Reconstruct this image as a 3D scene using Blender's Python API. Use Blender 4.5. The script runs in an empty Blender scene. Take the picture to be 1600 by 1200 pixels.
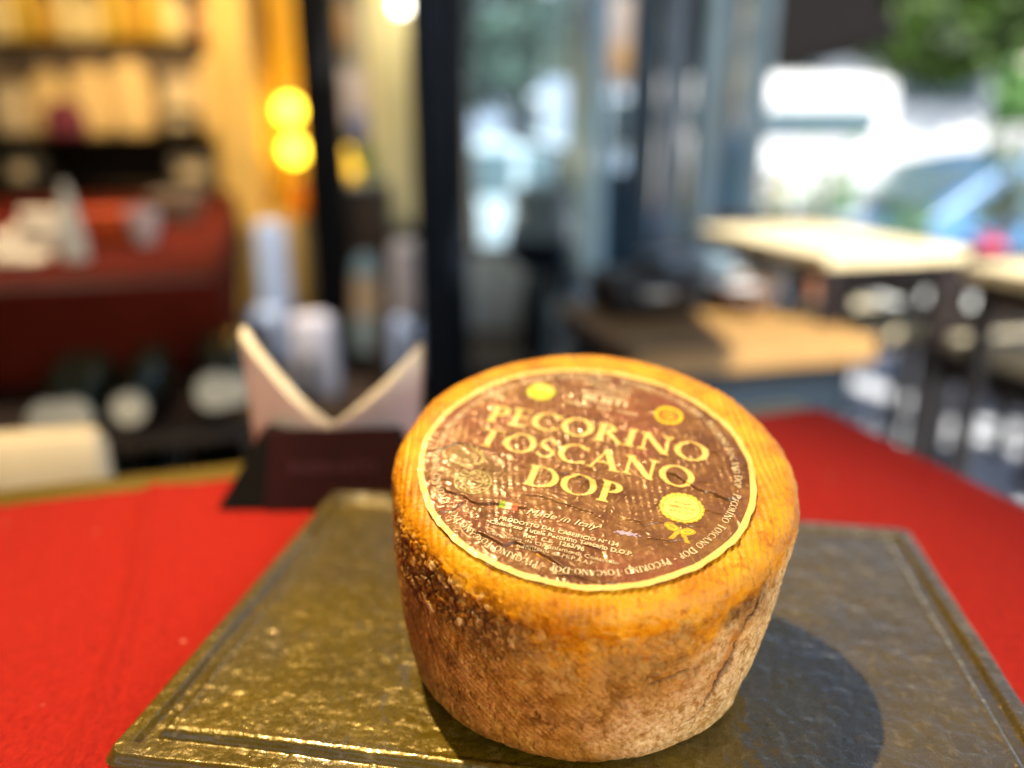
import bpy, bmesh, math, random
import numpy as np
from mathutils import Vector, Matrix, Euler

R = math.radians
C = bpy.context.scene.collection
rnd = random.Random(7)

# ------------------------------------------------------------------ camera
CAM_Z = 1.016
TRAY_Z = 0.764
PITCH = math.atan(394 / 1250)
cd = bpy.data.cameras.new('camera')
cam = bpy.data.objects.new('camera', cd)
C.objects.link(cam)
cam.location = (0, 0, CAM_Z)
cam.rotation_euler = (math.pi / 2 - PITCH, 0, 0)
cd.sensor_width = 36
cd.lens = 36 * 1250 / 1600
cd.clip_start = 0.02
cd.clip_end = 400
cd.dof.use_dof = True
cd.dof.focus_distance = 0.329
cd.dof.aperture_fstop = 2.05
bpy.context.scene.camera = cam

# ------------------------------------------------------------------ world, sun, exposure
SUN_EL, SUN_AZ = R(50), R(290)          # azimuth counter-clockwise from +x : the sun stands behind the viewer's right shoulder
w = bpy.data.worlds.new('World')
bpy.context.scene.world = w
w.use_nodes = True
nt = w.node_tree
nt.nodes.clear()
sky = nt.nodes.new('ShaderNodeTexSky')
sky.sky_type = 'NISHITA'
sky.sun_disc = False
sky.sun_elevation = SUN_EL
sky.sun_rotation = math.pi / 2 - SUN_AZ
bg = nt.nodes.new('ShaderNodeBackground')
bg.inputs['Strength'].default_value = 0.072
wo = nt.nodes.new('ShaderNodeOutputWorld')
nt.links.new(sky.outputs[0], bg.inputs['Color'])
nt.links.new(bg.outputs[0], wo.inputs['Surface'])

sd = bpy.data.lights.new('sun', 'SUN')
sd.energy = 5.0
sd.angle = R(0.5)
sd.color = (1, .95, .86)
so = bpy.data.objects.new('sun', sd)
C.objects.link(so)
so.rotation_euler = Vector((math.cos(SUN_AZ) * math.cos(SUN_EL), math.sin(SUN_AZ) * math.cos(SUN_EL), math.sin(SUN_EL))).to_track_quat('Z', 'Y').to_euler()


def spot(name, loc, target, power, color, size, blend, radius):
    l = bpy.data.lights.new(name, 'SPOT')
    l.energy = power
    l.color = color
    l.spot_size = R(size)
    l.spot_blend = blend
    l.shadow_soft_size = radius
    o = bpy.data.objects.new(name, l)
    C.objects.link(o)
    o.location = loc
    o.rotation_euler = (Vector(loc) - Vector(target)).to_track_quat('Z', 'Y').to_euler()
    return o


spot('ceiling_spot', (-.62, .99, 2.82), (-.09, .37, .78), 176, (1, .71, .34), 31, 1.0, .020)
spot('shelf_spot', (-1.7, 2.6, 2.8), (-2.2, 4.8, 1.2), 98, (1, .72, .33), 95, .7, .08)
spot('shelf_spot', (-1.2, 3.0, 2.8), (-1.35, 4.3, 1.3), 72, (1, .74, .36), 60, .8, .08)
spot('counter_spot', (-1.2, 2.3, 2.9), (-1.3, 2.3, .75), 230, (1, .74, .5), 60, .8, .06)

spot('ceiling_spot', (-.95, .15, 2.8), (-.47, .84, .68), 110, (1, .80, .5), 17, .9, .03)
spot('front_fill', (.85, -1.35, 1.42), (.0, .42, .84), 58, (1, .84, .60), 30, .9, .28)  # unseen warm fill behind the camera, added to brighten cheese side and napkins
spot('chair_fill', (-.45, 2.0, 2.9), (-.75, 3.05, .45), 55, (.86, .93, 1), 50, .8, .08)  # unseen cool fill, added to brighten the covered chairs

vs = bpy.context.scene.view_settings
vs.view_transform = 'Standard'
vs.look = 'None'
vs.exposure = 1.25
vs.gamma = 1
bpy.context.scene.cycles.use_denoising = True
bpy.context.scene.cycles.max_bounces = 8
bpy.context.scene.cycles.transparent_max_bounces = 12
bpy.context.scene.cycles.sample_clamp_indirect = 6
bpy.context.scene.cycles.caustics_reflective = False
bpy.context.scene.cycles.caustics_refractive = False


# ------------------------------------------------------------------ numpy noise
def _hash(ix, iy, iz, seed):
    h = (ix.astype(np.int64) * 374761393 + iy.astype(np.int64) * 668265263 + iz.astype(np.int64) * 2147483647 + seed * 974634777) & 0xffffffff
    h = ((h ^ (h >> 13)) * 1274126177) & 0xffffffff
    h = ((h ^ (h >> 16)) * 2246822519) & 0xffffffff
    return ((h ^ (h >> 15)) & 0xffffff) / float(0xffffff) * 2 - 1


def noise(P, scale, seed=0):
    Q = P * scale
    i = np.floor(Q)
    fr = Q - i
    u = fr * fr * fr * (fr * (fr * 6 - 15) + 10)
    i = i.astype(np.int64)
    out = 0
    for dx in (0, 1):
        wx = u[:, 0] if dx else 1 - u[:, 0]
        for dy in (0, 1):
            wy = u[:, 1] if dy else 1 - u[:, 1]
            for dz in (0, 1):
                wz = u[:, 2] if dz else 1 - u[:, 2]
                out = out + _hash(i[:, 0] + dx, i[:, 1] + dy, i[:, 2] + dz, seed) * wx * wy * wz
    return out


def fbm(P, scale, octs=4, seed=0, gain=.5):
    a, s, out, tot = 1.0, scale, 0, 0
    for k in range(octs):
        out = out + a * noise(P, s, seed + k * 17)
        tot += a
        a *= gain
        s *= 2.03
    return out / tot * 1.6


def sstep(a, b, x):
    t = np.clip((x - a) / (b - a), 0, 1)
    return t * t * (3 - 2 * t)


# ------------------------------------------------------------------ materials
def hexlin(c):
    return tuple(c) + (1,)


class N:
    """small node-tree writer"""
    def __init__(s, name):
        s.m = bpy.data.materials.new(name)
        s.m.use_nodes = True
        s.t = s.m.node_tree
        s.b = s.t.nodes['Principled BSDF']
        s.tc = s.t.nodes.new('ShaderNodeTexCoord')

    def n(s, typ, **kw):
        o = s.t.nodes.new('ShaderNode' + typ)
        for k, v in kw.items():
            if hasattr(o, k) and k not in ('Scale',):
                setattr(o, k, v)
            else:
                o.inputs[k].default_value = v
        return o

    def l(s, a, b):
        s.t.links.new(a, b)

    def noise(s, scale, detail=4, rough=.55, vec=None, stretch=None, dist=0):
        o = s.t.nodes.new('ShaderNodeTexNoise')
        o.inputs['Scale'].default_value = scale
        o.inputs['Detail'].default_value = detail
        o.inputs['Roughness'].default_value = rough
        o.inputs['Distortion'].default_value = dist
        src = vec or s.tc.outputs['Object']
        if stretch:
            mp = s.t.nodes.new('ShaderNodeMapping')
            mp.inputs['Scale'].default_value = stretch
            s.l(src, mp.inputs['Vector'])
            src = mp.outputs[0]
        s.l(src, o.inputs['Vector'])
        return o.outputs['Fac']

    def ramp(s, fac, stops):
        o = s.t.nodes.new('ShaderNodeValToRGB')
        e = o.color_ramp.elements
        while len(e) < len(stops):
            e.new(.5)
        for i, (p, c) in enumerate(stops):
            e[i].position = p
            e[i].color = hexlin(c) if isinstance(c, (tuple, list)) else (c, c, c, 1)
        s.l(fac, o.inputs['Fac'])
        return o.outputs['Color']

    def mix(s, fac, a, b, mode='MIX'):
        o = s.t.nodes.new('ShaderNodeMix')
        o.data_type = 'RGBA'
        o.blend_type = mode
        for sock, v in ((o.inputs[0], fac), (o.inputs[6], a), (o.inputs[7], b)):
            if isinstance(v, (int, float)):
                sock.default_value = v
            elif isinstance(v, tuple):
                sock.default_value = hexlin(v)
            else:
                s.l(v, sock)
        return o.outputs[2]

    def math(s, op, a, b=0.0, clamp=False):
        o = s.t.nodes.new('ShaderNodeMath')
        o.operation = op
        o.use_clamp = clamp
        for sock, v in zip(o.inputs, (a, b)):
            if isinstance(v, (int, float)):
                sock.default_value = v
            else:
                s.l(v, sock)
        return o.outputs[0]

    def attr(s, name):
        o = s.t.nodes.new('ShaderNodeAttribute')
        o.attribute_name = name
        return o.outputs['Fac']

    def set(s, **kw):
        for k, v in kw.items():
            k = k.replace('_', ' ')
            sock = s.b.inputs[k]
            if isinstance(v, (int, float)):
                sock.default_value = v
            elif isinstance(v, tuple):
                sock.default_value = hexlin(v)
            else:
                s.l(v, sock)
        return s

    def bump(s, h, strength=.3, dist=.001):
        o = s.t.nodes.new('ShaderNodeBump')
        o.inputs['Strength'].default_value = strength
        o.inputs['Distance'].default_value = dist
        s.l(h, o.inputs['Height'])
        s.l(o.outputs[0], s.b.inputs['Normal'])
        return s


_mc = {}


def mat(name, col, rough=.6, metallic=0.0, var=.18, scale=14, bump=.15, spec=.5, emit=None, coat=0):
    if name in _mc:
        return _mc[name]
    n = N(name)
    f = n.noise(scale, 5)
    dark = tuple(c * (1 - var) for c in col)
    lite = tuple(min(1, c * (1 + var)) for c in col)
    n.set(Base_Color=n.ramp(f, [(.3, dark), (.7, lite)]), Metallic=metallic)
    r = n.noise(scale * 2.3, 3)
    n.set(Roughness=n.ramp(r, [(.2, max(0.02, rough - .08)), (.8, min(1, rough + .08))]))
    n.b.inputs['Specular IOR Level'].default_value = spec
    if coat:
        n.b.inputs['Coat Weight'].default_value = coat
    if bump:
        n.bump(n.noise(scale * 9, 4), bump, .002)
    if emit:
        n.b.inputs['Emission Color'].default_value = hexlin(emit[0])
        n.b.inputs['Emission Strength'].default_value = emit[1]
    _mc[name] = n.m
    return n.m


# ------------------------------------------------------------------ object helpers
def empty(name, loc, rz=0):
    o = bpy.data.objects.new(name, None)
    o.empty_display_size = .05
    C.objects.link(o)
    o.location = loc
    o.rotation_euler = (0, 0, rz)
    return o


def tag(o, label=None, cat=None, group=None, kind=None):
    if label:
        o['label'] = label
    if cat:
        o['category'] = cat
    if group:
        o['group'] = group
    if kind:
        o['kind'] = kind
    return o


def link(name, me, m=None, parent=None, smooth=False, loc=None, rot=None):
    o = bpy.data.objects.new(name, me)
    C.objects.link(o)
    if m is not None and len(me.materials) == 0:
        me.materials.append(m)
    if parent is not None:
        o.parent = parent
    if smooth:
        me.polygons.foreach_set('use_smooth', [True] * len(me.polygons))
    if loc is not None:
        o.location = loc
    if rot is not None:
        o.rotation_euler = rot
    return o


def grid_mesh(name, V, quads):
    me = bpy.data.meshes.new(name)
    nv, nf = len(V), len(quads)
    me.vertices.add(nv)
    me.vertices.foreach_set('co', np.ascontiguousarray(V, dtype=np.float32).ravel())
    me.loops.add(nf * 4)
    me.loops.foreach_set('vertex_index', np.ascontiguousarray(quads, dtype=np.int32).ravel())
    me.polygons.add(nf)
    me.polygons.foreach_set('loop_start', np.arange(0, nf * 4, 4, dtype=np.int32))
    me.polygons.foreach_set('use_smooth', np.ones(nf, dtype=bool))
    me.update(calc_edges=True)
    return me


def poly_mesh(name, V, faces):
    me = bpy.data.meshes.new(name)
    me.from_pydata([tuple(v) for v in V], [], faces)
    me.update()
    return me


def set_attr(me, name, vals):
    a = me.attributes.new(name, 'FLOAT', 'POINT')
    a.data.foreach_set('value', np.ascontiguousarray(vals, dtype=np.float32))


class MB:
    """collects solids into one bmesh"""
    def __init__(s):
        s.bm = bmesh.new()

    def box(s, c, d, rot=None, bev=0.0, seg=2, taper=None):
        r = bmesh.ops.create_cube(s.bm, size=1)
        vs_ = r['verts']
        for v in vs_:
            v.co = Vector((v.co.x * d[0], v.co.y * d[1], v.co.z * d[2]))
            if taper and v.co.z > 0:
                v.co.x *= taper
                v.co.y *= taper
        if bev:
            es = list({e for v in vs_ for e in v.link_edges})
            rb = bmesh.ops.bevel(s.bm, geom=es, offset=bev, segments=seg, affect='EDGES', profile=.5)
            vs_ = list({v for f in rb['faces'] for v in f.verts} | {v for v in vs_ if v.is_valid})
        M = Matrix.Translation(Vector(c)) @ (Euler(rot).to_matrix().to_4x4() if rot else Matrix.Identity(4))
        for v in vs_:
            v.co = M @ v.co
        return s

    def lathe(s, prof, c=(0, 0, 0), n=24, rot=None):
        M = Matrix.Translation(Vector(c)) @ (Euler(rot).to_matrix().to_4x4() if rot else Matrix.Identity(4))
        rings = []
        for r, z in prof:
            if r < 1e-6:
                rings.append([s.bm.verts.new(M @ Vector((0, 0, z)))])
            else:
                rings.append([s.bm.verts.new(M @ Vector((r * math.cos(2 * math.pi * k / n), r * math.sin(2 * math.pi * k / n), z))) for k in range(n)])
        for a, b in zip(rings, rings[1:]):
            for k in range(n):
                k2 = (k + 1) % n
                if len(a) == 1 and len(b) > 1:
                    s.bm.faces.new((a[0], b[k2], b[k]))
                elif len(b) == 1 and len(a) > 1:
                    s.bm.faces.new((a[k], a[k2], b[0]))
                elif len(a) > 1:
                    s.bm.faces.new((a[k], a[k2], b[k2], b[k]))
        return s

    def tube(s, pts, r, n=10):
        pts = [Vector(p) for p in pts]
        rr = r if isinstance(r, (list, tuple)) else [r] * len(pts)
        rings = []
        for i, p in enumerate(pts):
            d = (pts[min(i + 1, len(pts) - 1)] - pts[max(i - 1, 0)]).normalized()
            a = d.cross(Vector((0, 0, 1)))
            if a.length < .05:
                a = d.cross(Vector((0, 1, 0)))
            a.normalize()
            b = d.cross(a)
            rings.append([s.bm.verts.new(p + rr[i] * (math.cos(2 * math.pi * k / n) * a + math.sin(2 * math.pi * k / n) * b)) for k in range(n)])
        for a, b in zip(rings, rings[1:]):
            for k in range(n):
                s.bm.faces.new((a[k], a[(k + 1) % n], b[(k + 1) % n], b[k]))
        s.bm.faces.new(rings[0][::-1])
        s.bm.faces.new(rings[-1])
        return s

    def build(s, name, m, parent=None, smooth=True, loc=None, rot=None):
        bmesh.ops.recalc_face_normals(s.bm, faces=s.bm.faces)
        me = bpy.data.meshes.new(name)
        s.bm.to_mesh(me)
        s.bm.free()
        o = link(name, me, m, parent, False, loc, rot)
        if smooth:
            me.polygons.foreach_set('use_smooth', [True] * len(me.polygons))
            try:
                me.set_sharp_from_angle(angle=R(38))
            except Exception:
                pass
        return o


def bx(name, c, d, m, parent=None, bev=.004, rot=None):
    return MB().box((0, 0, 0), d, None, min(bev, min(d) * .45)).build(name, m, parent, loc=c, rot=rot)


CP, SP = math.cos(PITCH), math.sin(PITCH)


def at(px, py, Y):
    """world point at distance Y in front of the camera that the photograph's pixel shows"""
    a = (px - 800) / 1250
    b = -(py - 600) / 1250
    dx, dy, dz = a, CP + b * SP, -SP + b * CP
    t = Y / dy
    return Vector((dx * t, Y, CAM_Z + dz * t))


# ================================================================== THE SETTING
tile = N('terracotta_dark_floor')
br = tile.t.nodes.new('ShaderNodeTexBrick')
br.offset = 0
br.inputs['Scale'].default_value = 2.2
br.inputs['Mortar Size'].default_value = .012
br.inputs['Brick Width'].default_value = .5
br.inputs['Row Height'].default_value = .5
br.inputs['Color1'].default_value = (.045, .03, .022, 1)
br.inputs['Color2'].default_value = (.06, .042, .03, 1)
br.inputs['Mortar'].default_value = (.02, .017, .015, 1)
tile.l(tile.tc.outputs['Object'], br.inputs['Vector'])
tile.set(Base_Color=tile.mix(.4, br.outputs['Color'], tile.ramp(tile.noise(6), [(.3, (.03, .022, .018)), (.7, (.08, .055, .04))])), Roughness=.45)
M_floor = tile.m


def sheet(name, x0, x1, y0, y1, z, m, th=.1):
    o = MB().box(((x0 + x1) / 2, (y0 + y1) / 2, z - th / 2), (x1 - x0, y1 - y0, th)).build(name, m, smooth=False)
    return tag(o, kind='structure')


M_pave = mat('pale_paving', (.52, .55, .60), .55, var=.12, scale=5)
M_road = mat('street_asphalt', (.085, .09, .1), .8, var=.25, scale=9)
sheet('ground', -60, 60, -30, 120, -.57, mat('far_ground', (.12, .13, .12), .9), .4)
sheet('floor', -5.2, .3, -4, 5.6, 0, M_floor)
sheet('terrace', .3, 7, -4, 5.0, 0, mat('terrace_base', (.33, .34, .36), .8))
sheet('terrace_outer', -.9, .3, 3.1, 5.0, -.002, mat('pale_terrace_stone', (.60, .63, .68), .7))
sheet('road', -40, 40, 5.0, 17, -.55, M_road, .02)
sheet('pavement', -40, 40, 17, 21, -.42, M_pave, .14)
# terrace paving: every slab that can be told apart
ter = empty('terrace_paving', (0, 0, 0))
tag(ter, kind='structure')
slab_me = None
M_slab = mat('paving_slab', (.60, .62, .66), .5, var=.15, scale=4)
for i in range(10):
    for j in range(11):
        x, y = .85 + i * .402, -.1 + j * .402
        if y > 4.8:
            continue
        if slab_me is None:
            o = bx('paving_slab', (x, y, .012), (.394, .394, .022), M_slab, ter, .003)
            slab_me = o.data
        else:
            o = link('paving_slab', slab_me, None, ter, loc=(x, y, .012 + rnd.uniform(-.0015, .0015)), rot=(rnd.uniform(-.002, .002), 0, 0))
tag(bx('kerb', (1.0, 5.06, -.28), (12, .12, .55), mat('kerb_stone', (.4, .4, .4), .8), None, .01), kind='structure')

M_wall_warm = mat('warm_plaster', (.50, .36, .17), .8, var=.12, scale=3, bump=.2)
M_ceiling = mat('ceiling_paint', (.30, .27, .23), .9, var=.05)
sheet('ceiling', -5.2, 1.15, -3, .9, 3.05, M_ceiling, .12)
sheet('ceiling_inner', -5.2, -.30, .9, 5.6, 3.05, M_ceiling, .12)
sheet('ceiling_sun_shade', -.30, .45, .9, 2.0, 3.05, M_ceiling, .12)  # unseen extra piece, added to keep the sun off the covered chairs
tag(bx('wall_back', (-2.75, 5.45, 1.4), (4.9, .15, 3.0), M_wall_warm, None, .005), kind='structure')
tag(bx('wall_left', (-5.1, .8, 1.4), (.15, 9.6, 3.0), M_wall_warm, None, .005), kind='structure')

tag(bx('wall_rear', (-1.5, -3.9, 1.4), (7.2, .15, 3.0), M_wall_warm, None, .005), kind='structure')
# ================================================================== THE TABLE
TA = R(17.6)
tu = Vector((math.cos(TA), math.sin(TA), 0))
tv = Vector((-math.sin(TA), math.cos(TA), 0))
BR = Vector((.315, .758, .75))            # back right corner of the cloth
wood = N('olive_brown_wood')
g = wood.noise(6, 8, .6, stretch=(1, 14, 14), dist=.6)
wood.set(Base_Color=wood.ramp(g, [(.25, (.085, .058, .008)), (.55, (.16, .115, .016)), (.8, (.23, .17, .03))]), Roughness=.35)
wood.bump(g, .15, .002)
tbl = empty('dining_table', BR - tu * .42 - tv * .42 + Vector((0, 0, -.75)), TA)
tag(tbl, 'wooden dining table under the red cloth, holding the tray and cheese', 'table')
bx('tabletop', (-.02, .0235, .726), (.90, .92, .030), wood.m, tbl, .006)
for sx in (-1, 1):
    for sy in (-1, 1):
        bx('leg', (sx * .38 - .02, sy * .38 + .015, .355), (.055, .055, .705), wood.m, tbl, .004)

cloth_m = N('red_felt_cloth')
f1 = cloth_m.noise(1400, 3, .7)
f2 = cloth_m.noise(260, 4, .6)
f3 = cloth_m.noise(7, 3)
base = cloth_m.ramp(f2, [(.25, (.33, .008, .006)), (.75, (.46, .020, .011))])
base = cloth_m.mix(cloth_m.ramp(f1, [(.56, 0.0), (.74, .45)]), base, (.62, .10, .05))
f4 = cloth_m.noise(620, 2, .5, stretch=(1, .25, 1))
base = cloth_m.mix(cloth_m.ramp(f4, [(.52, 0.0), (.66, .5)]), base, (.22, .004, .004))
base = cloth_m.mix(cloth_m.ramp(cloth_m.noise(95, 1, .4), [(.80, 0.0), (.83, .8)]), base, (.70, .30, .22))
base = cloth_m.mix(cloth_m.ramp(f3, [(.35, 0.0), (.75, .18)]), base, (.40, .008, .012))
cloth_m.set(Base_Color=base, Roughness=.85, Sheen_Weight=.04, Sheen_Roughness=.5, Specular_IOR_Level=.15)
cloth_m.b.inputs['Sheen Tint'].default_value = (1, .35, .25, 1)
cloth_m.bump(cloth_m.math('ADD', f1, cloth_m.math('MULTIPLY', f2, 1.4)), .8, .0011)


def cloth_sheet():
    nx, ny = 300, 300
    W_, D_ = .90, .86
    ov = .045     # overhang over the back and right edges
    s = np.linspace(-W_, ov, nx)          # along tu from back-right corner
    t = np.linspace(-D_, 0, ny)
    S, T = np.meshgrid(s, t, indexing='ij')
    x, y = S.ravel(), T.ravel()
    z = np.full_like(x, .0015)
    r = .008
    # right edge turns down
    over = np.clip(x - (-r), 0, None)
    ang = np.clip(over / r, 0, math.pi / 2)
    x2 = np.where(over > 0, -r + r * np.sin(ang), x)
    z = z - np.where(over > 0, r * (1 - np.cos(ang)) + np.clip(over - r * math.pi / 2, 0, None), 0)
    x2 = x2 + np.clip(over - r, 0, None) * .18
    P3 = np.stack([x, y, 0 * x], 1)
    z = z + fbm(P3, 6, 3, 3) * .0005 + np.abs(fbm(P3, 3.2, 2, 9)) * .0006
    # pressed fold near the right edge and the crease on the left
    z = z + .0012 * np.exp(-((x + .030) / .006) ** 2)
    V = np.outer(x2, tu) + np.outer(y, tv)
    V[:, 2] += z
    V += np.array(BR)
    a = np.array([-.285, .60]); b = np.array([-.172, .24])
    d = (b - a) / np.linalg.norm(b - a)
    q = V[:, :2] - a
    along = q @ d
    side = q @ np.array([-d[1], d[0]]) + .003 * np.sin(along * 22)
    V[:, 2] += .0045 * np.exp(-(side / .005) ** 2) + .0018 * np.exp(-((side - .014) / .006) ** 2) - .0008 * np.exp(-((side + .012) / .006) ** 2)
    idx = np.arange(nx * ny).reshape(nx, ny)
    Q = np.stack([idx[:-1, :-1], idx[1:, :-1], idx[1:, 1:], idx[:-1, 1:]], -1).reshape(-1, 4)
    return grid_mesh('tablecloth', V, Q)


cl = link('tablecloth', cloth_sheet(), cloth_m.m)
sol = cl.modifiers.new('thickness', 'SOLIDIFY')
sol.thickness = .0008
sol.offset = -1
tag(cl, 'red felt tablecloth spread under the tray, creased on its left', 'tablecloth')

# ================================================================== THE TRAY
TR = R(-9.0)
TW, TD = .405, .272
tray_c = Vector((-.1763, .2750, 0))
ru = Vector((math.cos(TR), math.sin(TR), 0))
rv = Vector((-math.sin(TR), math.cos(TR), 0))
tray_o = tray_c + ru * TW / 2 + rv * TD / 2
tm = N('bronze_glazed_slate')
n1 = tm.noise(150, 5, .6, dist=.8)
n2 = tm.noise(26, 4, .6)
n3 = tm.noise(520, 3, .6)
cb = tm.ramp(n2, [(.3, (.100, .071, .004)), (.6, (.140, .100, .006)), (.8, (.185, .137, .010))])
cb = tm.mix(tm.ramp(n1, [(.56, 0.0), (.70, .6)]), cb, (.34, .26, .10))
pat = tm.noise(13, 5, .6, dist=.4)
cb = tm.mix(tm.ramp(pat, [(.46, 0.0), (.66, .55)]), cb, (.075, .070, .060))
scr = tm.noise(9, 6, .7, stretch=(1.2, 9, 1), dist=.3)
cb = tm.mix(tm.ramp(scr, [(.66, 0.0), (.70, .25)]), cb, (.30, .27, .2))
tm.set(Base_Color=cb, Metallic=.35, Roughness=tm.ramp(n3, [(.3, .20), (.7, .36)]))
tm.b.inputs['Coat Weight'].default_value = 1.0
tm.b.inputs['Coat IOR'].default_value = 1.75
tm.b.inputs['Coat Roughness'].default_value = .10
tm.bump(tm.math('ADD', tm.math('MULTIPLY', n1, 1.0), tm.math('MULTIPLY', n3, .35)), .42, .0013)


def tray_mesh():
    # dense top relief : lip, groove, raised field, hammered surface
    nx, ny = 760, 520
    x = np.linspace(-TW / 2, TW / 2, nx)
    y = np.linspace(-TD / 2, TD / 2, ny)
    X, Y = np.meshgrid(x, y, indexing='ij')
    X, Y = X.ravel(), Y.ravel()
    P3 = np.stack([X, Y, 0 * X], 1)
    wob = fbm(P3, 22, 3, 5) * .0007
    dx = TW / 2 - np.abs(X)
    dy = TD / 2 - np.abs(Y)
    # rounded-corner distance to the edge
    rc = .009
    qx, qy = np.clip(rc - dx, 0, None), np.clip(rc - dy, 0, None)
    d = np.where((dx < rc) & (dy < rc), rc - np.hypot(qx, qy), np.minimum(dx, dy))
    dm = d + wob
    z = np.full_like(X, .0120)
    # outer lip shoulder
    z -= .0045 * (1 - sstep(0, .0045, dm))
    # groove
    z -= .0036 * sstep(.0105, .0130, dm) * (1 - sstep(.0172, .0205, dm))
    # small bead round the raised field, then the field
    z += .0006 * np.exp(-((dm - .0222) / .0014) ** 2)
    z += .0000 * sstep(.02, .024, dm)
    # hammered / slate relief
    ham = np.abs(fbm(P3 + 3, 85, 3, 21)) ** .8
    ham2 = fbm(P3, 190, 2, 33)
    st = fbm(P3 * np.array([1.0, 2.3, 1]), 45, 4, 41)
    amp = .00030 * (.35 + .65 * sstep(.0, .012, d))
    z += amp * (ham * 1.1 + ham2 * .45 + st * .8)
    # keep corners inside the rounding
    cxy = (dx < rc) & (dy < rc) & (np.hypot(qx, qy) > rc)
    sc = np.where(cxy, rc / np.maximum(np.hypot(qx, qy), 1e-9), 1)
    sx, sy = np.sign(X), np.sign(Y)
    Xn = np.where(cxy, sx * (TW / 2 - rc + qx * sc), X)
    Yn = np.where(cxy, sy * (TD / 2 - rc + qy * sc), Y)
    V = np.stack([Xn, Yn, z], 1)
    idx = np.arange(nx * ny).reshape(nx, ny)
    Q = np.stack([idx[:-1, :-1], idx[1:, :-1], idx[1:, 1:], idx[:-1, 1:]], -1).reshape(-1, 4)
    # skirt
    edge = np.concatenate([idx[:, 0], idx[-1, 1:], idx[-2::-1, -1], idx[0, -2:0:-1]])
    k = len(edge)
    low = V[edge].copy(); low[:, 2] = .0022; low[:, :2] *= .9985
    low2 = low.copy(); low2[:, 2] = .0006; low2[:, :2] *= .985
    b0 = len(V)
    V = np.vstack([V, low, low2])
    i = np.arange(k); j = (i + 1) % k
    Q2 = np.stack([edge[i], b0 + i, b0 + j, edge[j]], 1)
    Q3 = np.stack([b0 + i, b0 + k + i, b0 + k + j, b0 + j], 1)
    return grid_mesh('serving_tray', V, np.vstack([Q, Q2, Q3])), None


tray = link('serving_tray', tray_mesh()[0], tm.m, loc=(tray_o.x, tray_o.y, .7524), rot=(0, 0, TR))
tag(tray, 'rectangular bronze gold hammered tray with grooved rim under the cheese', 'tray')

# ================================================================== THE CHEESE
LC = np.array([.03324, .33629, CAM_Z - .14268])     # centre of the paper label
LN = np.array([.00409, -.29241, .95628])
LU = np.array([.99999, 0, -.00428])
LV = np.array([.00125, .95629, .29241])
OX, OY, RT, ER, RB, BXc, BYc, BM, EB = .0043, .0067, .0934, .0135, .0630, .0327, .3425, .0022, .0180
BASE_Z = TRAY_Z + .0003


def seg_dist(P, pts):
    """distance to a polyline, signed side, and position along it"""
    best = np.full(len(P), 9e9)
    side = np.zeros(len(P))
    along = np.zeros(len(P))
    L = 0
    for a, b in zip(pts[:-1], pts[1:]):
        a, b = np.array(a, float), np.array(b, float)
        d = b - a
        l = np.linalg.norm(d)
        t = np.clip(((P - a) @ d) / l ** 2, 0, 1)
        q = P - (a + t[:, None] * d)
        dist = np.hypot(q[:, 0], q[:, 1])
        m = dist < best
        best[m] = dist[m]
        side[m] = np.sign(d[0] * q[:, 1] - d[1] * q[:, 0])[m]
        along[m] = (L + t * l)[m]
        L += l
    return best, side, along, L


def top_height(X, Y):
    """height of the rind above the top plane, X,Y in metres on that plane (basket-weave ribs from the mould)"""
    P3 = np.stack([X, Y, 0 * X + .3], 1)
    wx = fbm(P3, 30, 2, 61) * .0013 + fbm(P3, 140, 2, 63) * .00035
    rib = np.cos(2 * math.pi * (X + wx) / .0033)
    bead = np.cos(2 * math.pi * (Y + wx * 1.5 + .00045 * np.sign(rib)) / .0026)
    fade = .42 + .75 * sstep(-.4, .6, fbm(P3, 26, 4, 71, .65))
    z = fade * (.00034 * rib + .00015 * bead * (.6 + .4 * rib))
    z += fbm(P3, 34, 3, 81) * .0006 + fbm(P3, 210, 3, 91) * .00016
    return z


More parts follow.
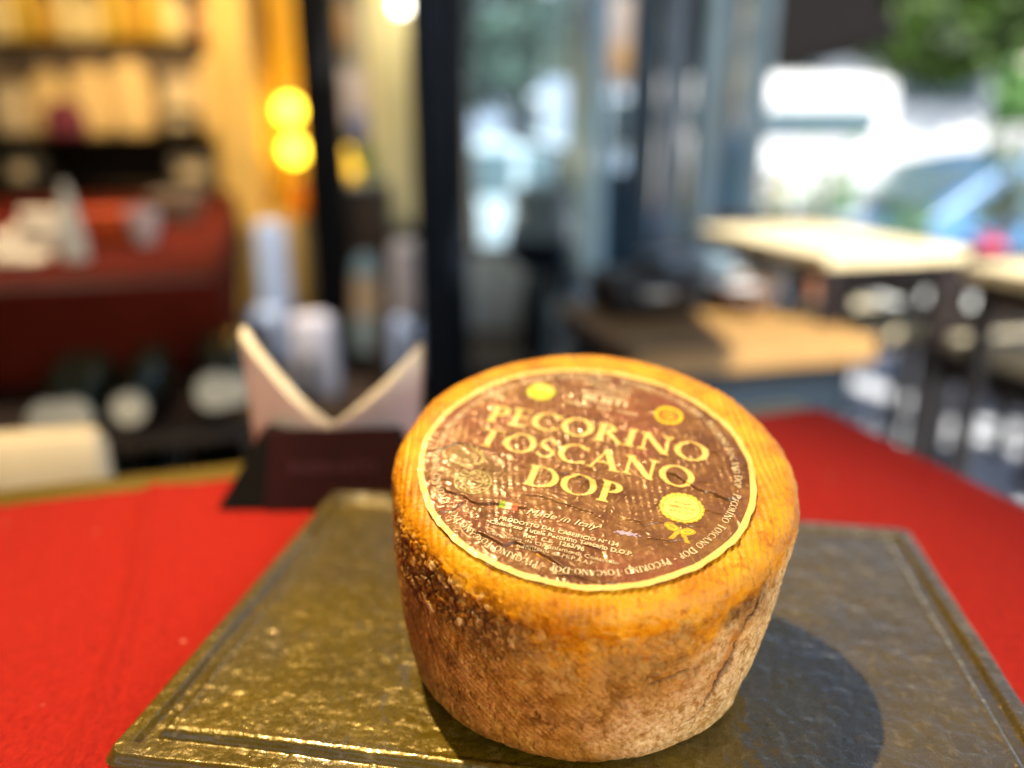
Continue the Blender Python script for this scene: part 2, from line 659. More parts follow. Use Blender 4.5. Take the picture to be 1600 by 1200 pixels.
def cheese_body():
    nt_ = 1400
    # profile samples : s = 0 at r 70 mm on the top .. rim .. side .. bottom
    rt = np.linspace(.066, RT - ER, 40)
    na, ns, ne = 80, 250, 40
    th = np.linspace(0, 2 * math.pi, nt_, endpoint=False)
    ct, st = np.cos(th), np.sin(th)
    c = LC + OX * LU + OY * LV - LN * .0006
    rings, col = [], []
    for r in rt[:-1]:
        rings.append(c + r * (ct[:, None] * LU + st[:, None] * LV)); col.append(0)
    for t in np.linspace(0, math.pi / 2, na):
        r = RT - ER + ER * math.sin(t)
        rings.append(c + r * (ct[:, None] * LU + st[:, None] * LV) - ER * (1 - math.cos(t)) * LN); col.append(t / (math.pi / 2))
    top = rings[-1]
    base2 = np.array([BXc, BYc, BASE_Z + EB]) + (RB + EB) * np.stack([ct, st, 0 * ct], 1)
    for s in np.linspace(0, 1, ns)[1:]:
        P = top * (1 - s) + base2 * s
        rad = P - P.mean(0); rad[:, 2] = 0
        P = P + rad / np.linalg.norm(rad, axis=1)[:, None] * BM * math.sin(math.pi * s)
        rings.append(P); col.append(1 + s)
    for t in np.linspace(0, math.pi / 2, ne)[1:]:
        rings.append(np.array([BXc, BYc, BASE_Z + EB - EB * math.sin(t)]) + (RB + EB * math.cos(t)) * np.stack([ct, st, 0 * ct], 1)); col.append(2 + t / 1.5708)
    rings.append(np.tile([BXc, BYc, BASE_Z], (nt_, 1)) + .02 * np.stack([ct, st, 0 * ct], 1)); col.append(3.2)
    G = np.array(rings)
    nr = len(G)
    # smooth the joint between side and bottom
    S = np.repeat(np.array(col), nt_)
    TH = np.tile(th, nr)
    # normals
    dr = np.gradient(G, axis=0)
    dt = np.roll(G, -1, 1) - np.roll(G, 1, 1)
    Nn = np.cross(dt, dr)
    Nn /= np.linalg.norm(Nn, axis=2)[:, :, None] + 1e-12
    V = G.reshape(-1, 3)
    Nn = Nn.reshape(-1, 3)
    if (Nn[: nt_] @ LN).mean() < 0:
        Nn = -Nn
    deg = np.degrees(TH)
    hz = V[:, 2] - TRAY_Z
    q = V - LC
    X, Y = q @ LU, q @ LV
    topw = 1 - sstep(.25, .75, S)                  # 1 on the flat top
    sidew = sstep(.55, 1.02, S)
    low = 1 - sstep(2.2, 2.9, S)                   # keep the foot flat
    ht = top_height(X, Y)
    # side relief
    Pn = V.copy()
    arc = np.stack([TH * .09, hz, 0 * hz], 1)
    lump = fbm(Pn, 28, 3, 101) * .0011
    med = fbm(Pn, 120, 4, 111) * .00042
    fine = fbm(Pn, 480, 2, 121) * .00016
    weave = np.cos(2 * math.pi * (arc[:, 0] + fbm(Pn, 40, 2, 5) * .0012) / .0036) * np.cos(2 * math.pi * hz / .0031 + fbm(Pn, 60, 2, 7)) * .00013 * sstep(-.4, .5, fbm(Pn, 20, 2, 15))
    pitn = fbm(Pn, 260, 2, 131)
    pits = -sstep(.42, .75, pitn) * .00045
    hs = lump + med + fine + weave + pits
    # crusty beads on the left rim
    crust_zone = np.exp(-((deg - 222) / 26) ** 2) * sstep(.35, .9, S) * (1 - sstep(1.12, 1.42, S))
    grains = sstep(.05, .55, fbm(Pn, 420, 2, 141))
    hs = hs + crust_zone * (grains * .0009 + fbm(Pn, 160, 3, 151) * .0006)
    # rounded, knobbly shoulder
    knob = np.exp(-((S - .92) / .22) ** 2) * fbm(Pn, 75, 3, 161) * .0007
    # the long crack on the right side and two short ones
    aP = np.stack([(deg - 270) * .00157, hz], 1)
    jit = np.stack([fbm(Pn, 90, 3, 171) * .0022, fbm(Pn, 120, 2, 173) * .0008], 1)
    cr = [((314 - 270) * .00157, .080), ((311.5 - 270) * .00157, .070), ((308.5 - 270) * .00157, .062), ((306.5 - 270) * .00157, .050), ((304 - 270) * .00157, .040), ((302 - 270) * .00157, .026), ((297 - 270) * .00157, .021)]
    d1, s1, al, L1 = seg_dist(aP + jit, cr)
    wdt = .0006 + .0013 * np.exp(-((al / L1 - .62) / .16) ** 2) + .0003 * np.exp(-((al / L1 - .2) / .1) ** 2)
    taper = sstep(0, .12, al / L1) * (1 - sstep(.9, 1, al / L1))
    crack = np.exp(-(d1 / wdt) ** 2) * (.35 + .65 * taper) * sidew
    flake = np.exp(-(np.clip(d1 - .001, 0, None) / .005) ** 2) * (s1 < 0) * sidew * np.exp(-((al / L1 - .5) / .3) ** 2)
    hs = hs - crack * .0028 - flake * sstep(-.1, .2, fbm(Pn, 120, 3, 181)) * .0006
    d2, s2, a2, L2 = seg_dist(aP + jit * .8, [((281 - 270) * .00157, .049), ((286 - 270) * .00157, .051), ((291 - 270) * .00157, .053)])
    crack2 = np.exp(-(d2 / .0006) ** 2) * sidew
    hs = hs - crack2 * .0009
    d3, s3, a3, L3 = seg_dist(aP + jit * .8, [((330 - 270) * .00157, .082), ((328 - 270) * .00157, .074), ((329 - 270) * .00157, .068)])
    crack3 = np.exp(-(d3 / .0008) ** 2) * sidew * (fbm(Pn, 150, 2, 191) > -.1)
    hs = hs - crack3 * .0009
    disp = ht * topw + (hs + knob) * np.clip(1 - topw, 0, 1)
    disp *= low
    V = V + Nn * disp[:, None]
    V[:, 2] = np.maximum(V[:, 2], BASE_Z)
    # ---- colour masks (things of the rind itself)
    az = lambda c_, w_: np.exp(-(((deg - c_ + 180) % 360 - 180) / w_) ** 2)
    bloom = sidew * np.clip(
        sstep(274, 306, deg + fbm(Pn, 34, 3, 211) * 16 + (.034 - hz) * 620) * (deg > 180)
        + (deg <= 180) * .8, 0, 1)
    bloom *= 1 - .85 * flake
    bloom *= 1 - .5 * (1 - sstep(1.0, 1.25, S + fbm(Pn, 50, 3, 215) * .12)) * (1 - az(335, 24))
    speck = sidew * sstep(.0, .6, fbm(Pn, 150, 4, 221)) * (.42 + .3 * sstep(205, 230, deg))
    orange = 1 - sstep(.66, 1.20, S + fbm(Pn, 90, 5, 231, .65) * .42 - .10 * az(262, 30) - .05 * az(300, 30))
    dark = np.clip(np.exp(-((S - 1.06 + fbm(Pn, 70, 5, 241, .65) * .22) / .13) ** 2) * (.70 * az(222, 34) + .28 * az(268, 35) + .20 * az(305, 20)), 0, 1)
    dark = np.clip(dark + sidew * sstep(.12, .7, fbm(Pn, 42, 4, 251)) * (1 - bloom) * .65, 0, 1)
    dark = np.clip(dark + crust_zone * (1 - grains) * .8, 0, 1)
    dark = np.clip(dark + crack * 1.0 + crack2 * .8 + crack3 * .7, 0, 1)
    light = crust_zone * grains * sstep(.2, .6, fbm(Pn, 300, 2, 261))
    honey = flake * .9 + sidew * az(290, 8) * np.exp(-((hz - .047) / .006) ** 2) * .4
    idx = np.arange(nr * nt_).reshape(nr, nt_)
    a_, b_ = idx[:-1], idx[1:]
    Q = np.stack([a_, b_, np.roll(b_, -1, 1), np.roll(a_, -1, 1)], -1).reshape(-1, 4)
    me = grid_mesh('rind', V, Q)
    for k_, v_ in (('bloom', bloom), ('speck', speck), ('orange', orange), ('dark', dark), ('light', light), ('honey', honey), ('crack', np.clip(crack + crack3 * .4, 0, 1))):
        set_attr(me, k_, v_)
    return me


rm = N('aged_cheese_rind')
v1 = rm.noise(420, 7, .70)
v2 = rm.noise(45, 5, .6)
v3 = rm.noise(900, 3, .6)
v4 = rm.noise(150, 7, .72, dist=.5)
brown = rm.ramp(v2, [(.30, (.14, .062, .005)), (.50, (.30, .148, .014)), (.72, (.48, .27, .042))])
brown = rm.mix(rm.ramp(v4, [(.47, 0.0), (.56, .75)]), brown, (.50, .28, .060))
brown = rm.mix(rm.ramp(v1, [(.30, .85), (.45, 0.0)]), brown, (.045, .014, .003))
cream = rm.ramp(v1, [(.30, (.30, .16, .040)), (.44, (.56, .37, .14)), (.56, (.74, .56, .29)), (.7, (.84, .72, .46))])
cream = rm.mix(rm.ramp(v4, [(.30, .8), (.46, 0.0)]), cream, (.36, .17, .045))
yel = rm.ramp(v2, [(.30, (.50, .18, .003)), (.5, (.72, .32, .005)), (.72, (.86, .45, .012))])
yel = rm.mix(rm.ramp(v1, [(.32, .55), (.48, 0.0)]), yel, (.50, .17, .010))
yel = rm.mix(rm.ramp(v4, [(.36, .75), (.48, 0.0)]), yel, (.34, .10, .004))
yel = rm.mix(rm.ramp(v4, [(.60, 0.0), (.75, .45)]), yel, (.88, .55, .10))
c = rm.mix(rm.math('MULTIPLY', rm.attr('speck'), rm.ramp(v1, [(.40, .15), (.58, 1.0)])), brown, (.46, .26, .065))
blm = rm.math('MULTIPLY', rm.attr('bloom'), rm.ramp(v4, [(.34, .15), (.5, 1.0)]))
c = rm.mix(blm, c, cream)
c = rm.mix(rm.attr('honey'), c, (.42, .17, .018))
c = rm.mix(rm.attr('orange'), c, yel)
c = rm.mix(rm.math('MULTIPLY', rm.attr('dark'), rm.ramp(v1, [(.35, 1.0), (.7, .35)])), c, (.060, .016, .003))
c = rm.mix(rm.attr('light'), c, (.72, .50, .20))
c = rm.mix(rm.attr('crack'), c, (.09, .03, .008))
rm.set(Base_Color=c, Roughness=rm.mix(rm.attr('orange'), rm.ramp(v1, [(.3, .55), (.7, .75)]), rm.ramp(v1, [(.3, .28), (.7, .46)])), Specular_IOR_Level=.38)
rm.b.inputs['Subsurface Weight'].default_value = .06
rm.b.inputs['Subsurface Radius'].default_value = (.004, .0018, .0006)
rm.b.inputs['Subsurface Scale'].default_value = 1
rm.bump(rm.math('ADD', v3, rm.math('MULTIPLY', v1, 1.2)), .42, .0008)

cheese = empty('cheese_wheel', (BXc, BYc, BASE_Z))
tag(cheese, 'orange brown aged cheese wheel with a crinkled brown paper label', 'cheese')


def add_world(name, me, m, parent, **kw):
    """mesh given in world coordinates, attached to a thing"""
    o = link(name, me, m, parent)
    o.matrix_parent_inverse = Matrix.Translation(Vector(parent.location)).inverted()
    for k_, v_ in kw.items():
        o[k_] = v_
    return o


add_world('rind', cheese_body(), rm.m, cheese)

# ------------------------------------------------------------------ paper label
LR = .0757
CREASES = [  # in mm on the label, amplitude mm
    (1.0, [(31.5, -8.1), (40.3, -10.7), (46.1, -16.7), (53.1, -21.7), (58.9, -25.7), (68.6, -24.9)]),
    (.7, [(-74, 3), (-62.6, 10.6), (-56.6, 11.6), (-46.8, 7.9), (-39.5, 4.1)]),
    (.9, [(-72.4, -14), (-66.4, -17.3), (-59.3, -22.3), (-51.2, -27.2), (-40.1, -27.9), (-34.6, -29.5), (-21.4, -33.3)]),
    (.6, [(-66.7, -33.6), (-58.6, -32.8), (-52.3, -27.2)]),
    (1.1, [(-52.7, -41.2), (-42.9, -48.5), (-37.6, -53.5), (-32.4, -51.3), (-26.2, -54.2), (-18.1, -59.7), (-13.2, -65), (-8.3, -66.3)]),
    (.55, [(-52.1, 21.5), (-39.7, 20.6), (-29.9, 17.7), (-15.3, 11.9)]),
    (.5, [(-38.2, .4), (-25.4, -6.7), (-18.5, -10.2), (-9.2, -10.1), (7.4, -16.9), (24.1, -20.2)]),
    (.45, [(-47.8, 40.4), (-32.3, 36.2), (-17, 34.2), (.7, 33.2), (18.2, 30.2)]),
    (.5, [(11, -36.3), (21.3, -40.8), (32.3, -39.2), (47.8, -42.1)]),
    (.5, [(20.3, -48.2), (30.3, -51), (41.4, -48.1)]),
    (.55, [(-32.3, -20.5), (-15.7, -27), (.4, -33.2), (6.4, -39.4)]),
    (.5, [(47, 14.2), (57.7, 6.6), (66, 1.1), (72.6, -6.1)]),
    (.5, [(-18.4, -67.7), (-6.6, -70.3), (3.1, -73.4), (11.3, -70.2)]),
    (.4, [(-60, 32), (-50, 34), (-40, 31)]),
    (.35, [(14, 44), (26, 41), (38, 37), (52, 36)]),
    (.35, [(36, 28), (46, 22), (60, 20)]),
    (.4, [(-10, -3), (4, -8), (16, -9)]),
    (.4, [(24, -27), (34, -30), (46, -31), (60, -36)]),
    (.45, [(-62, -3), (-54, -6), (-46, -5), (-38, -9)]),
    (.4, [(-28, -44), (-16, -47), (-4, -52), (8, -54)]),
    (.35, [(20, 5), (30, 3), (40, 4)]),
]
_hg = None
HG_N = 700


def label_height_grid():
    n = HG_N
    ax = np.linspace(-.079, .079, n)
    X, Y = np.meshgrid(ax, ax, indexing='ij')
    x, y = X.ravel(), Y.ravel()
    P0_ = np.stack([x, y, 0 * x + .9], 1)
    h = top_height(x, y) * (.10 + .26 * sstep(-.3, .5, fbm(P0_, 40, 2, 77)))
    P3 = np.stack([x, y, 0 * x + 1.7], 1)
    # crumpled paper : ridged noise in several directions
    wv = np.stack([x + fbm(P3, 60, 2, 301) * .004, y + fbm(P3, 60, 2, 303) * .004, 0 * x], 1)
    r1 = 1 - np.abs(fbm(wv * np.array([.42, 1.7, 1]), 62, 3, 311))
    r2 = 1 - np.abs(fbm(wv * np.array([.9, 1.2, 1]), 130, 2, 321))
    r3 = 1 - np.abs(fbm(wv * np.array([.8, 1.3, 1]), 290, 2, 327))
    zone = .85 + .55 * sstep(-.5, .5, fbm(P3, 22, 2, 331)) + .3 * np.exp(-(((x + .050) / .022) ** 2 + ((y + .015) / .026) ** 2))
    h += zone * (.00042 * (r1 ** 3 - .5) + .00034 * (r2 ** 3 - .5) + .00014 * (r3 ** 3 - .5)) + fbm(P3, 420, 2, 341) * .000035
    dk = np.zeros_like(x)
    pm = np.stack([x, y], 1) * 1000 + np.stack([fbm(P3, 110, 3, 351), fbm(P3, 110, 3, 361)], 1) * 1.3
    for amp, pts in CREASES:
        d, s, al, L = seg_dist(pm, pts)
        tp = sstep(0, .18, al / L) * (1 - sstep(.82, 1, al / L))
        sd_ = d * s                      # + on the far side of the line
        ridge = np.where(sd_ > 0, np.exp(-(sd_ / 1.9) ** 2), np.exp(-(sd_ / .35) ** 2))
        val = np.exp(-((sd_ + .75) / .55) ** 2)
        h += amp * .00085 * tp * ridge - amp * .00045 * tp * val
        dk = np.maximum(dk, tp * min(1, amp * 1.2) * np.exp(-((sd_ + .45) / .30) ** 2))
    rr = np.hypot(x, y)
    h += .00055
    return ax, h.reshape(n, n), dk.reshape(n, n)


_ax, _H, _DK = label_height_grid()


def bil(G_, x, y):
    n = HG_N
    fx = np.clip((x + .079) / .158 * (n - 1), 0, n - 1.001)
    fy = np.clip((y + .079) / .158 * (n - 1), 0, n - 1.001)
    i, j = fx.astype(int), fy.astype(int)
    a, b = fx - i, fy - j
    return G_[i, j] * (1 - a) * (1 - b) + G_[i + 1, j] * a * (1 - b) + G_[i, j + 1] * (1 - a) * b + G_[i + 1, j + 1] * a * b


def on_label(x, y, lift=0.0):
    h = bil(_H, x, y) + lift
    return LC + np.outer(x, LU) + np.outer(y, LV) + np.outer(h, LN)


def label_mesh():
    n = 640
    rr = np.linspace(0.0006, 1, 300)
    # cartesian grid mapped on to the disc so cells stay even
    a = np.linspace(-1, 1, n)
    A, B = np.meshgrid(a, a, indexing='ij')
    X = A * np.sqrt(1 - B ** 2 / 2)
    Y = B * np.sqrt(1 - A ** 2 / 2)
    ang = np.arctan2(Y, X)
    edge = LR * (1 + .004 * np.sin(ang * 9 + 1) + .003 * np.sin(ang * 23))
    x, y = (X * edge).ravel(), (Y * edge).ravel()
    V = on_label(x, y)
    r = np.hypot(x, y) / LR
    V -= np.outer(.0004 * sstep(.985, 1.0, r), LN)
    idx = np.arange(n * n).reshape(n, n)
    Q = np.stack([idx[:-1, :-1], idx[1:, :-1], idx[1:, 1:], idx[:-1, 1:]], -1).reshape(-1, 4)
    me = grid_mesh('paper_label', V, Q)
    set_attr(me, 'crease', bil(_DK, x, y))
    set_attr(me, 'emblem', np.exp(-(((x + .050) / .015) ** 2 + ((y + .008) / .017) ** 2) ** 2))
    return me


lm = N('crinkled_brown_label_paper')
b1 = lm.noise(60, 5, .65, dist=.7)
b2 = lm.noise(20, 4, .6)
b3 = lm.noise(420, 4, .6)
cl_ = lm.ramp(b1, [(.3, (.125, .046, .012)), (.5, (.20, .084, .022)), (.72, (.32, .16, .045))])
cl_ = lm.mix(lm.ramp(b2, [(.50, 0.0), (.66, .50)]), cl_, (.31, .082, .042))
cl_ = lm.mix(lm.ramp(b3, [(.58, 0.0), (.75, .38)]), cl_, (.46, .27, .11))
cl_ = lm.mix(lm.math('MULTIPLY', lm.attr('emblem'), .35), cl_, (.26, .19, .06))
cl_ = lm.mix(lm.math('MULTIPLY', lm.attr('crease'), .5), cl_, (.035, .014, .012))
lm.set(Base_Color=cl_, Roughness=lm.ramp(b1, [(.3, .28), (.7, .44)]), Metallic=.12)
lm.b.inputs['Coat Weight'].default_value = .24
lm.b.inputs['Coat Roughness'].default_value = .12
lm.bump(lm.math('ADD', b3, lm.noise(170, 4, .6, dist=.8)), .24, .0008)
add_world('paper_label', label_mesh(), lm.m, cheese, label='crinkled round brown paper label with yellow print')

# ------------------------------------------------------------------ printing : implicit shapes meshed cell by cell
LA = R(-17.6)


def rot_to_label(p, q):
    """mm in the print's own turned frame -> metres on the label plane"""
    x = (p * math.cos(LA) - q * math.sin(LA)) / 1000
    y = (p * math.sin(LA) + q * math.cos(LA)) / 1000
    return x, y


def march(F, x0, y0, dx):
    """F[i,j] < 0 inside; returns 2D verts, faces"""
    nx, ny = F.shape
    vid, V, faces = {}, [], []

    def node(i, j):
        k = (i, j)
        if k not in vid:
            vid[k] = len(V)
            V.append((x0 + i * dx, y0 + j * dx))
        return vid[k]

    def cut(i, j, i2, j2):
        k = (i, j, i2, j2) if (i, j) < (i2, j2) else (i2, j2, i, j)
        if k not in vid:
            a, b = F[k[0], k[1]], F[k[2], k[3]]
            t = a / (a - b)
            vid[k] = len(V)
            V.append((x0 + (k[0] + (k[2] - k[0]) * t) * dx, y0 + (k[1] + (k[3] - k[1]) * t) * dx))
        return vid[k]
    ins = F < 0
    any_ = ins[:-1, :-1] | ins[1:, :-1] | ins[1:, 1:] | ins[:-1, 1:]
    for i, j in zip(*np.nonzero(any_)):
        cs = [(i, j), (i + 1, j), (i + 1, j + 1), (i, j + 1)]
        f = []
        for k in range(4):
            a, b = cs[k], cs[(k + 1) % 4]
            ia, ib = ins[a], ins[b]
            if ia:
                f.append(node(*a))
            if ia != ib:
                f.append(cut(*a, *b))
        if len(f) >= 3:
            faces.append(f)
    return np.array(V).reshape(-1, 2), faces


def s_box(x, y, x0, y0, x1, y1):
    return np.maximum(np.abs(x - (x0 + x1) / 2) - (x1 - x0) / 2, np.abs(y - (y0 + y1) / 2) - (y1 - y0) / 2)


def s_line(x, y, ax, ay, bx_, by_, w):
    """straight stroke with flat ends on the horizontal"""
    t = (y - ay) / (by_ - ay)
    L = math.hypot(bx_ - ax, by_ - ay)
    k = abs(by_ - ay) / L
    d = np.abs(x - (ax + (bx_ - ax) * t)) * k - w / 2
    return np.maximum(d, np.maximum(min(ay, by_) - y, y - max(ay, by_)))


def s_ell(x, y, cx, cy, a, b, rot=0):
    X, Y = x - cx, y - cy
    c_, s_ = math.cos(rot), math.sin(rot)
    X, Y = X * c_ + Y * s_, -X * s_ + Y * c_
    return (np.hypot(X / a, Y / b) - 1) * min(a, b)


U = np.minimum
I = np.maximum
ST, TN, SF = .185, .075, .052


def serif(x, y, cx, top=False, w=.17, at_y=None):
    y0 = (1 - SF if top else 0) if at_y is None else at_y
    s = s_box(x, y, cx - w, y0, cx + w, y0 + SF)
    yy = (y0 if top else y0 + SF)
    d = (yy - y) if top else (y - yy)
    br_ = I(I(-d, d - .07), np.abs(x - cx) - (ST / 2 + .055 * np.clip(1 - d / .07, 0, 1) ** 2))
    return U(s, br_)


def stem(x, y, cx, y0=0, y1=1, w=ST, sb=True, stp=True):
    s = s_box(x, y, cx - w / 2, y0, cx + w / 2, y1)
    if sb:
        s = U(s, serif(x, y, cx))
    if stp:
        s = U(s, serif(x, y, cx, True))
    return s


def o_shape(x, y, cx, w, cy=.5, h=1.03):
    return I(s_ell(x, y, cx, cy, w / 2, h / 2), -s_ell(x, y, cx, cy, w / 2 - ST * 1.0, h / 2 - TN, .10))


def GL_O(x, y): return o_shape(x, y, .50, 1.0), 1.0


def GL_C(x, y):
    o = o_shape(x, y, .50, 1.0)
    o = I(o, x - .84)
    o = I(o, -I(x - 2, I(.62 - x, np.abs(y - .5) - .30 * (1 + 0 * x))))
    o = U(o, s_line(x, y, .86, .70, .82, 1.0, .035))
    return U(o, s_line(x, y, .82, .0, .87, .24, .03)), .88


def GL_D(x, y):
    o = I(I(s_ell(x, y, .36, .5, .58, .5), -s_ell(x, y, .36, .5, .58 - ST, .5 - TN)), .30 - x)
    o = U(o, U(s_box(x, y, .17, 0, .37, TN), s_box(x, y, .17, 1 - TN, .37, 1)))
    return U(o, stem(x, y, .20)), .97


def bowl(x, y, cx0, y0, y1, w):
    cy, h = (y0 + y1) / 2, (y1 - y0) / 2
    o = I(I(s_ell(x, y, cx0, cy, w, h), -s_ell(x, y, cx0, cy, w - ST, h - TN)), cx0 - x)
    return U(o, U(s_box(x, y, cx0 - .12, y0, cx0 + .02, y0 + TN), s_box(x, y, cx0 - .12, y1 - TN, cx0 + .02, y1)))


def GL_P(x, y): return U(stem(x, y, .20), bowl(x, y, .30, .44, 1.0, .34)), .66


def GL_R(x, y):
    o = U(stem(x, y, .20), bowl(x, y, .30, .48, 1.0, .32))
    o = U(o, I(s_line(x, y, .84, .03, .36, .52, .125), -y))
    return U(o, s_box(x, y, .74, 0, .98, SF)), .86


def GL_E(x, y):
    o = stem(x, y, .20)
    o = U(o, s_box(x, y, .2, 0, .60, TN)); o = U(o, s_box(x, y, .2, 1 - TN, .57, 1)); o = U(o, s_box(x, y, .2, .49, .50, .49 + TN))
    o = U(o, s_line(x, y, .58, 0, .63, .20, .035)); o = U(o, s_line(x, y, .585, 1, .56, .82, .035))
    return U(o, s_box(x, y, .485, .41, .52, .62)), .66


def GL_I(x, y): return stem(x, y, .20), .40


def GL_N(x, y):
    o = U(stem(x, y, .17, w=TN * 1.2), stem(x, y, .85, w=TN * 1.2, sb=False))
    return U(o, s_line(x, y, .13, 1.0, .85, -.02, ST * 1.02)), 1.02


def GL_T(x, y):
    o = U(stem(x, y, .38, stp=False), s_box(x, y, .04, 1 - TN, .72, 1))
    return U(o, U(s_line(x, y, .055, 1, .03, .82, .035), s_line(x, y, .705, 1, .73, .82, .035))), .76


def GL_S(x, y):
    t1 = I(s_ell(x, y, .30, .735, .24, .275), -s_ell(x, y, .315, .745, .155, .20))
    t1 = I(t1, -I(.30 - x, I(y - .80, .3 - y)))
    t2 = I(s_ell(x, y, .30, .265, .26, .275), -s_ell(x, y, .285, .255, .165, .20))
    t2 = I(t2, -I(x - .30, I(.20 - y, y - .7)))
    mid = s_line(x, y, .46, .34, .15, .66, .135)
    mid = I(I(mid, .36 - y), y - .64)
    o = U(U(t1, t2), mid)
    return U(o, U(s_line(x, y, .50, .74, .47, .98, .03), s_line(x, y, .06, .26, .09, .02, .03))), .60


def GL_A(x, y):
    o = U(s_line(x, y, .12, 0, .45, 1.0, TN), s_line(x, y, .82, 0, .45, 1.04, ST))
    o = U(o, s_box(x, y, .26, .33, .64, .33 + TN))
    return U(o, U(s_box(x, y, .0, 0, .26, SF), s_box(x, y, .66, 0, .98, SF))), .96


GLY = dict(O=GL_O, C=GL_C, D=GL_D, P=GL_P, R=GL_R, E=GL_E, I=GL_I, N=GL_N, T=GL_T, S=GL_S, A=GL_A)
_gm = {}


def glyph(ch, cells):
    k = (ch, cells)
    if k not in _gm:
        dx = 1.0 / cells
        nx, ny = int(1.15 * cells), int(1.2 * cells)
        gx = -.05 + np.arange(nx) * dx
        gy = -.08 + np.arange(ny) * dx
        X, Y = np.meshgrid(gx, gy, indexing='ij')
        F, wd = GLY[ch](X, Y)
        F = np.where(np.abs(F) < 1e-6, 1e-6, F)
        V, f = march(F, -.05, -.08, dx)
        _gm[k] = (V, f, wd)
    return _gm[k]


def set_text(text, width, height, cells, track=.04, small=None):
    """lays glyphs on a line; returns [(char, V2, faces)] in mm, centred at x = 0"""
    x, out = 0, []
    for i, ch in enumerate(text):
        if ch == ' ':
            x += .42
            continue
        s = 1.0 if (small is None or i in small) else .84
        V, f, wd = glyph(ch, cells)
        out.append((ch, V * s + np.array([x, 0]), f))
        x += wd * s + track
    lo = min(V[:, 0].min() for _, V, _f in out)
    hi = max(V[:, 0].max() for _, V, _f in out)
    k = width / (hi - lo)
    return [(ch, np.stack([((V[:, 0] - lo) * k - width / 2), V[:, 1] * height], 1), f) for ch, V, f in out]


gold = N('yellow_foil_print')
gold.set(Base_Color=gold.ramp(gold.noise(60, 4), [(.3, (.80, .53, .12)), (.7, (.88, .66, .23))]), Roughness=.42)
gold.b.inputs['Coat Weight'].default_value = .2
gold.bump(gold.noise(420, 4), .2, .0006)
pcream = N('cream_ink')
pcream.set(Base_Color=pcream.ramp(pcream.noise(300, 4), [(.3, (.74, .58, .32)), (.7, (.86, .74, .48))]), Roughness=.45)
bright_y = mat('seal_yellow_ink', (.86, .62, .02), .4, var=.06, scale=200, bump=.1)
seal_red = mat('seal_orange_red_ink', (.75, .13, .02), .4, var=.1, scale=200, bump=.1)
leafg = mat('seal_green_ink', (.30, .42, .03), .4, var=.1, scale=200, bump=.1)
pale_y = mat('seal_pale_yellow', (.80, .66, .16), .4, var=.08, scale=200, bump=.1)
olive_ink = mat('olive_cream_ink', (.48, .40, .14), .4, var=.25, scale=200, bump=.1)


def print_mesh(name, parts, m, lift, parent, **kw):
    """parts: list of (xy in metres on label plane, faces)"""
    V, F, k = [], [], 0
    for xy, f in parts:
        V.append(on_label(xy[:, 0], xy[:, 1], lift))
        F += [[i + k for i in q_] for q_ in f]
        k += len(xy)
    me = poly_mesh(name, np.vstack(V), F)
    me.polygons.foreach_set('use_smooth', [True] * len(me.polygons))
    return add_world(name, me, m, parent, **kw)


title_root = cheese
for text, width, base_y, cx, bow in (('PECORINO', 106, 14.8, 0, 2.2), ('TOSCANO', 101, -4.6, -1.5, 2.2), ('DOP', 42.5, -24.2, -1.2, .3)):
    for ch, V, f in set_text(text, width, 13.6, 46):
        p = V[:, 0] + cx
        # a gentle arch, and a slight widening as on the print
        q_ = V[:, 1] + base_y + bow * (.45 - (p / 52) ** 2 * .9)
        x, y = rot_to_label(p, q_)
        print_mesh('letter', [(np.stack([x, y], 1), f)], gold.m, .00024, cheese)

# circular legend, eight times round
parts = []
rad0, cap = 66.0, 3.5
legend = 'PECORINO TOSCANO DOP'
arc_len = math.radians(40.6) * (rad0 + 1.2)
txt = set_text(legend, arc_len, 1.0, 13, .07, small={0, 9, 17})
for rep in range(8):
    a0 = math.radians(-65.2 - 45 * rep)
    for ch, V, f in txt:
        s = V[:, 0] + arc_len / 2
        ang = a0 - s / (rad0 + 1.2)
        rr_ = rad0 + V[:, 1] * cap
        parts.append((np.stack([rr_ * np.cos(ang), rr_ * np.sin(ang)], 1) / 1000, f))
    ang = a0 - math.radians(42.8)
    d = []
    for s_, r_ in ((-.6, 1.5), (.6, 1.5), (.6, 1.95), (-.6, 1.95)):
        aa = ang - s_ / rad0
        d.append(((rad0 + r_) * math.cos(aa) / 1000, (rad0 + r_) * math.sin(aa) / 1000))
    parts.append((np.array(d), [[0, 1, 2, 3]]))
print_mesh('circular_lettering', parts, pcream.m, .0003, cheese)

# yellow border ring
nth = 720
tt = np.linspace(0, 2 * math.pi, nth, endpoint=False)
rs = np.linspace(.0731, .0758, 7)
xy = np.vstack([np.stack([(r + .00025 * np.sin(tt * 7) + .00015 * np.sin(tt * 19 + 2) + (.00018 * np.sin(tt * 41) if k == 6 else 0)) * np.cos(tt),
                          (r + .00025 * np.sin(tt * 7) + .00015 * np.sin(tt * 19 + 2) + (.00018 * np.sin(tt * 41) if k == 6 else 0)) * np.sin(tt)], 1) for k, r in enumerate(rs)])
ff = []
for k in range(6):
    for i in range(nth):
        j = (i + 1) % nth
        ff.append([k * nth + i, (k + 1) * nth + i, (k + 1) * nth + j, k * nth + j])
print_mesh('border_ring', [(xy, ff)], gold.m, .00014, cheese)


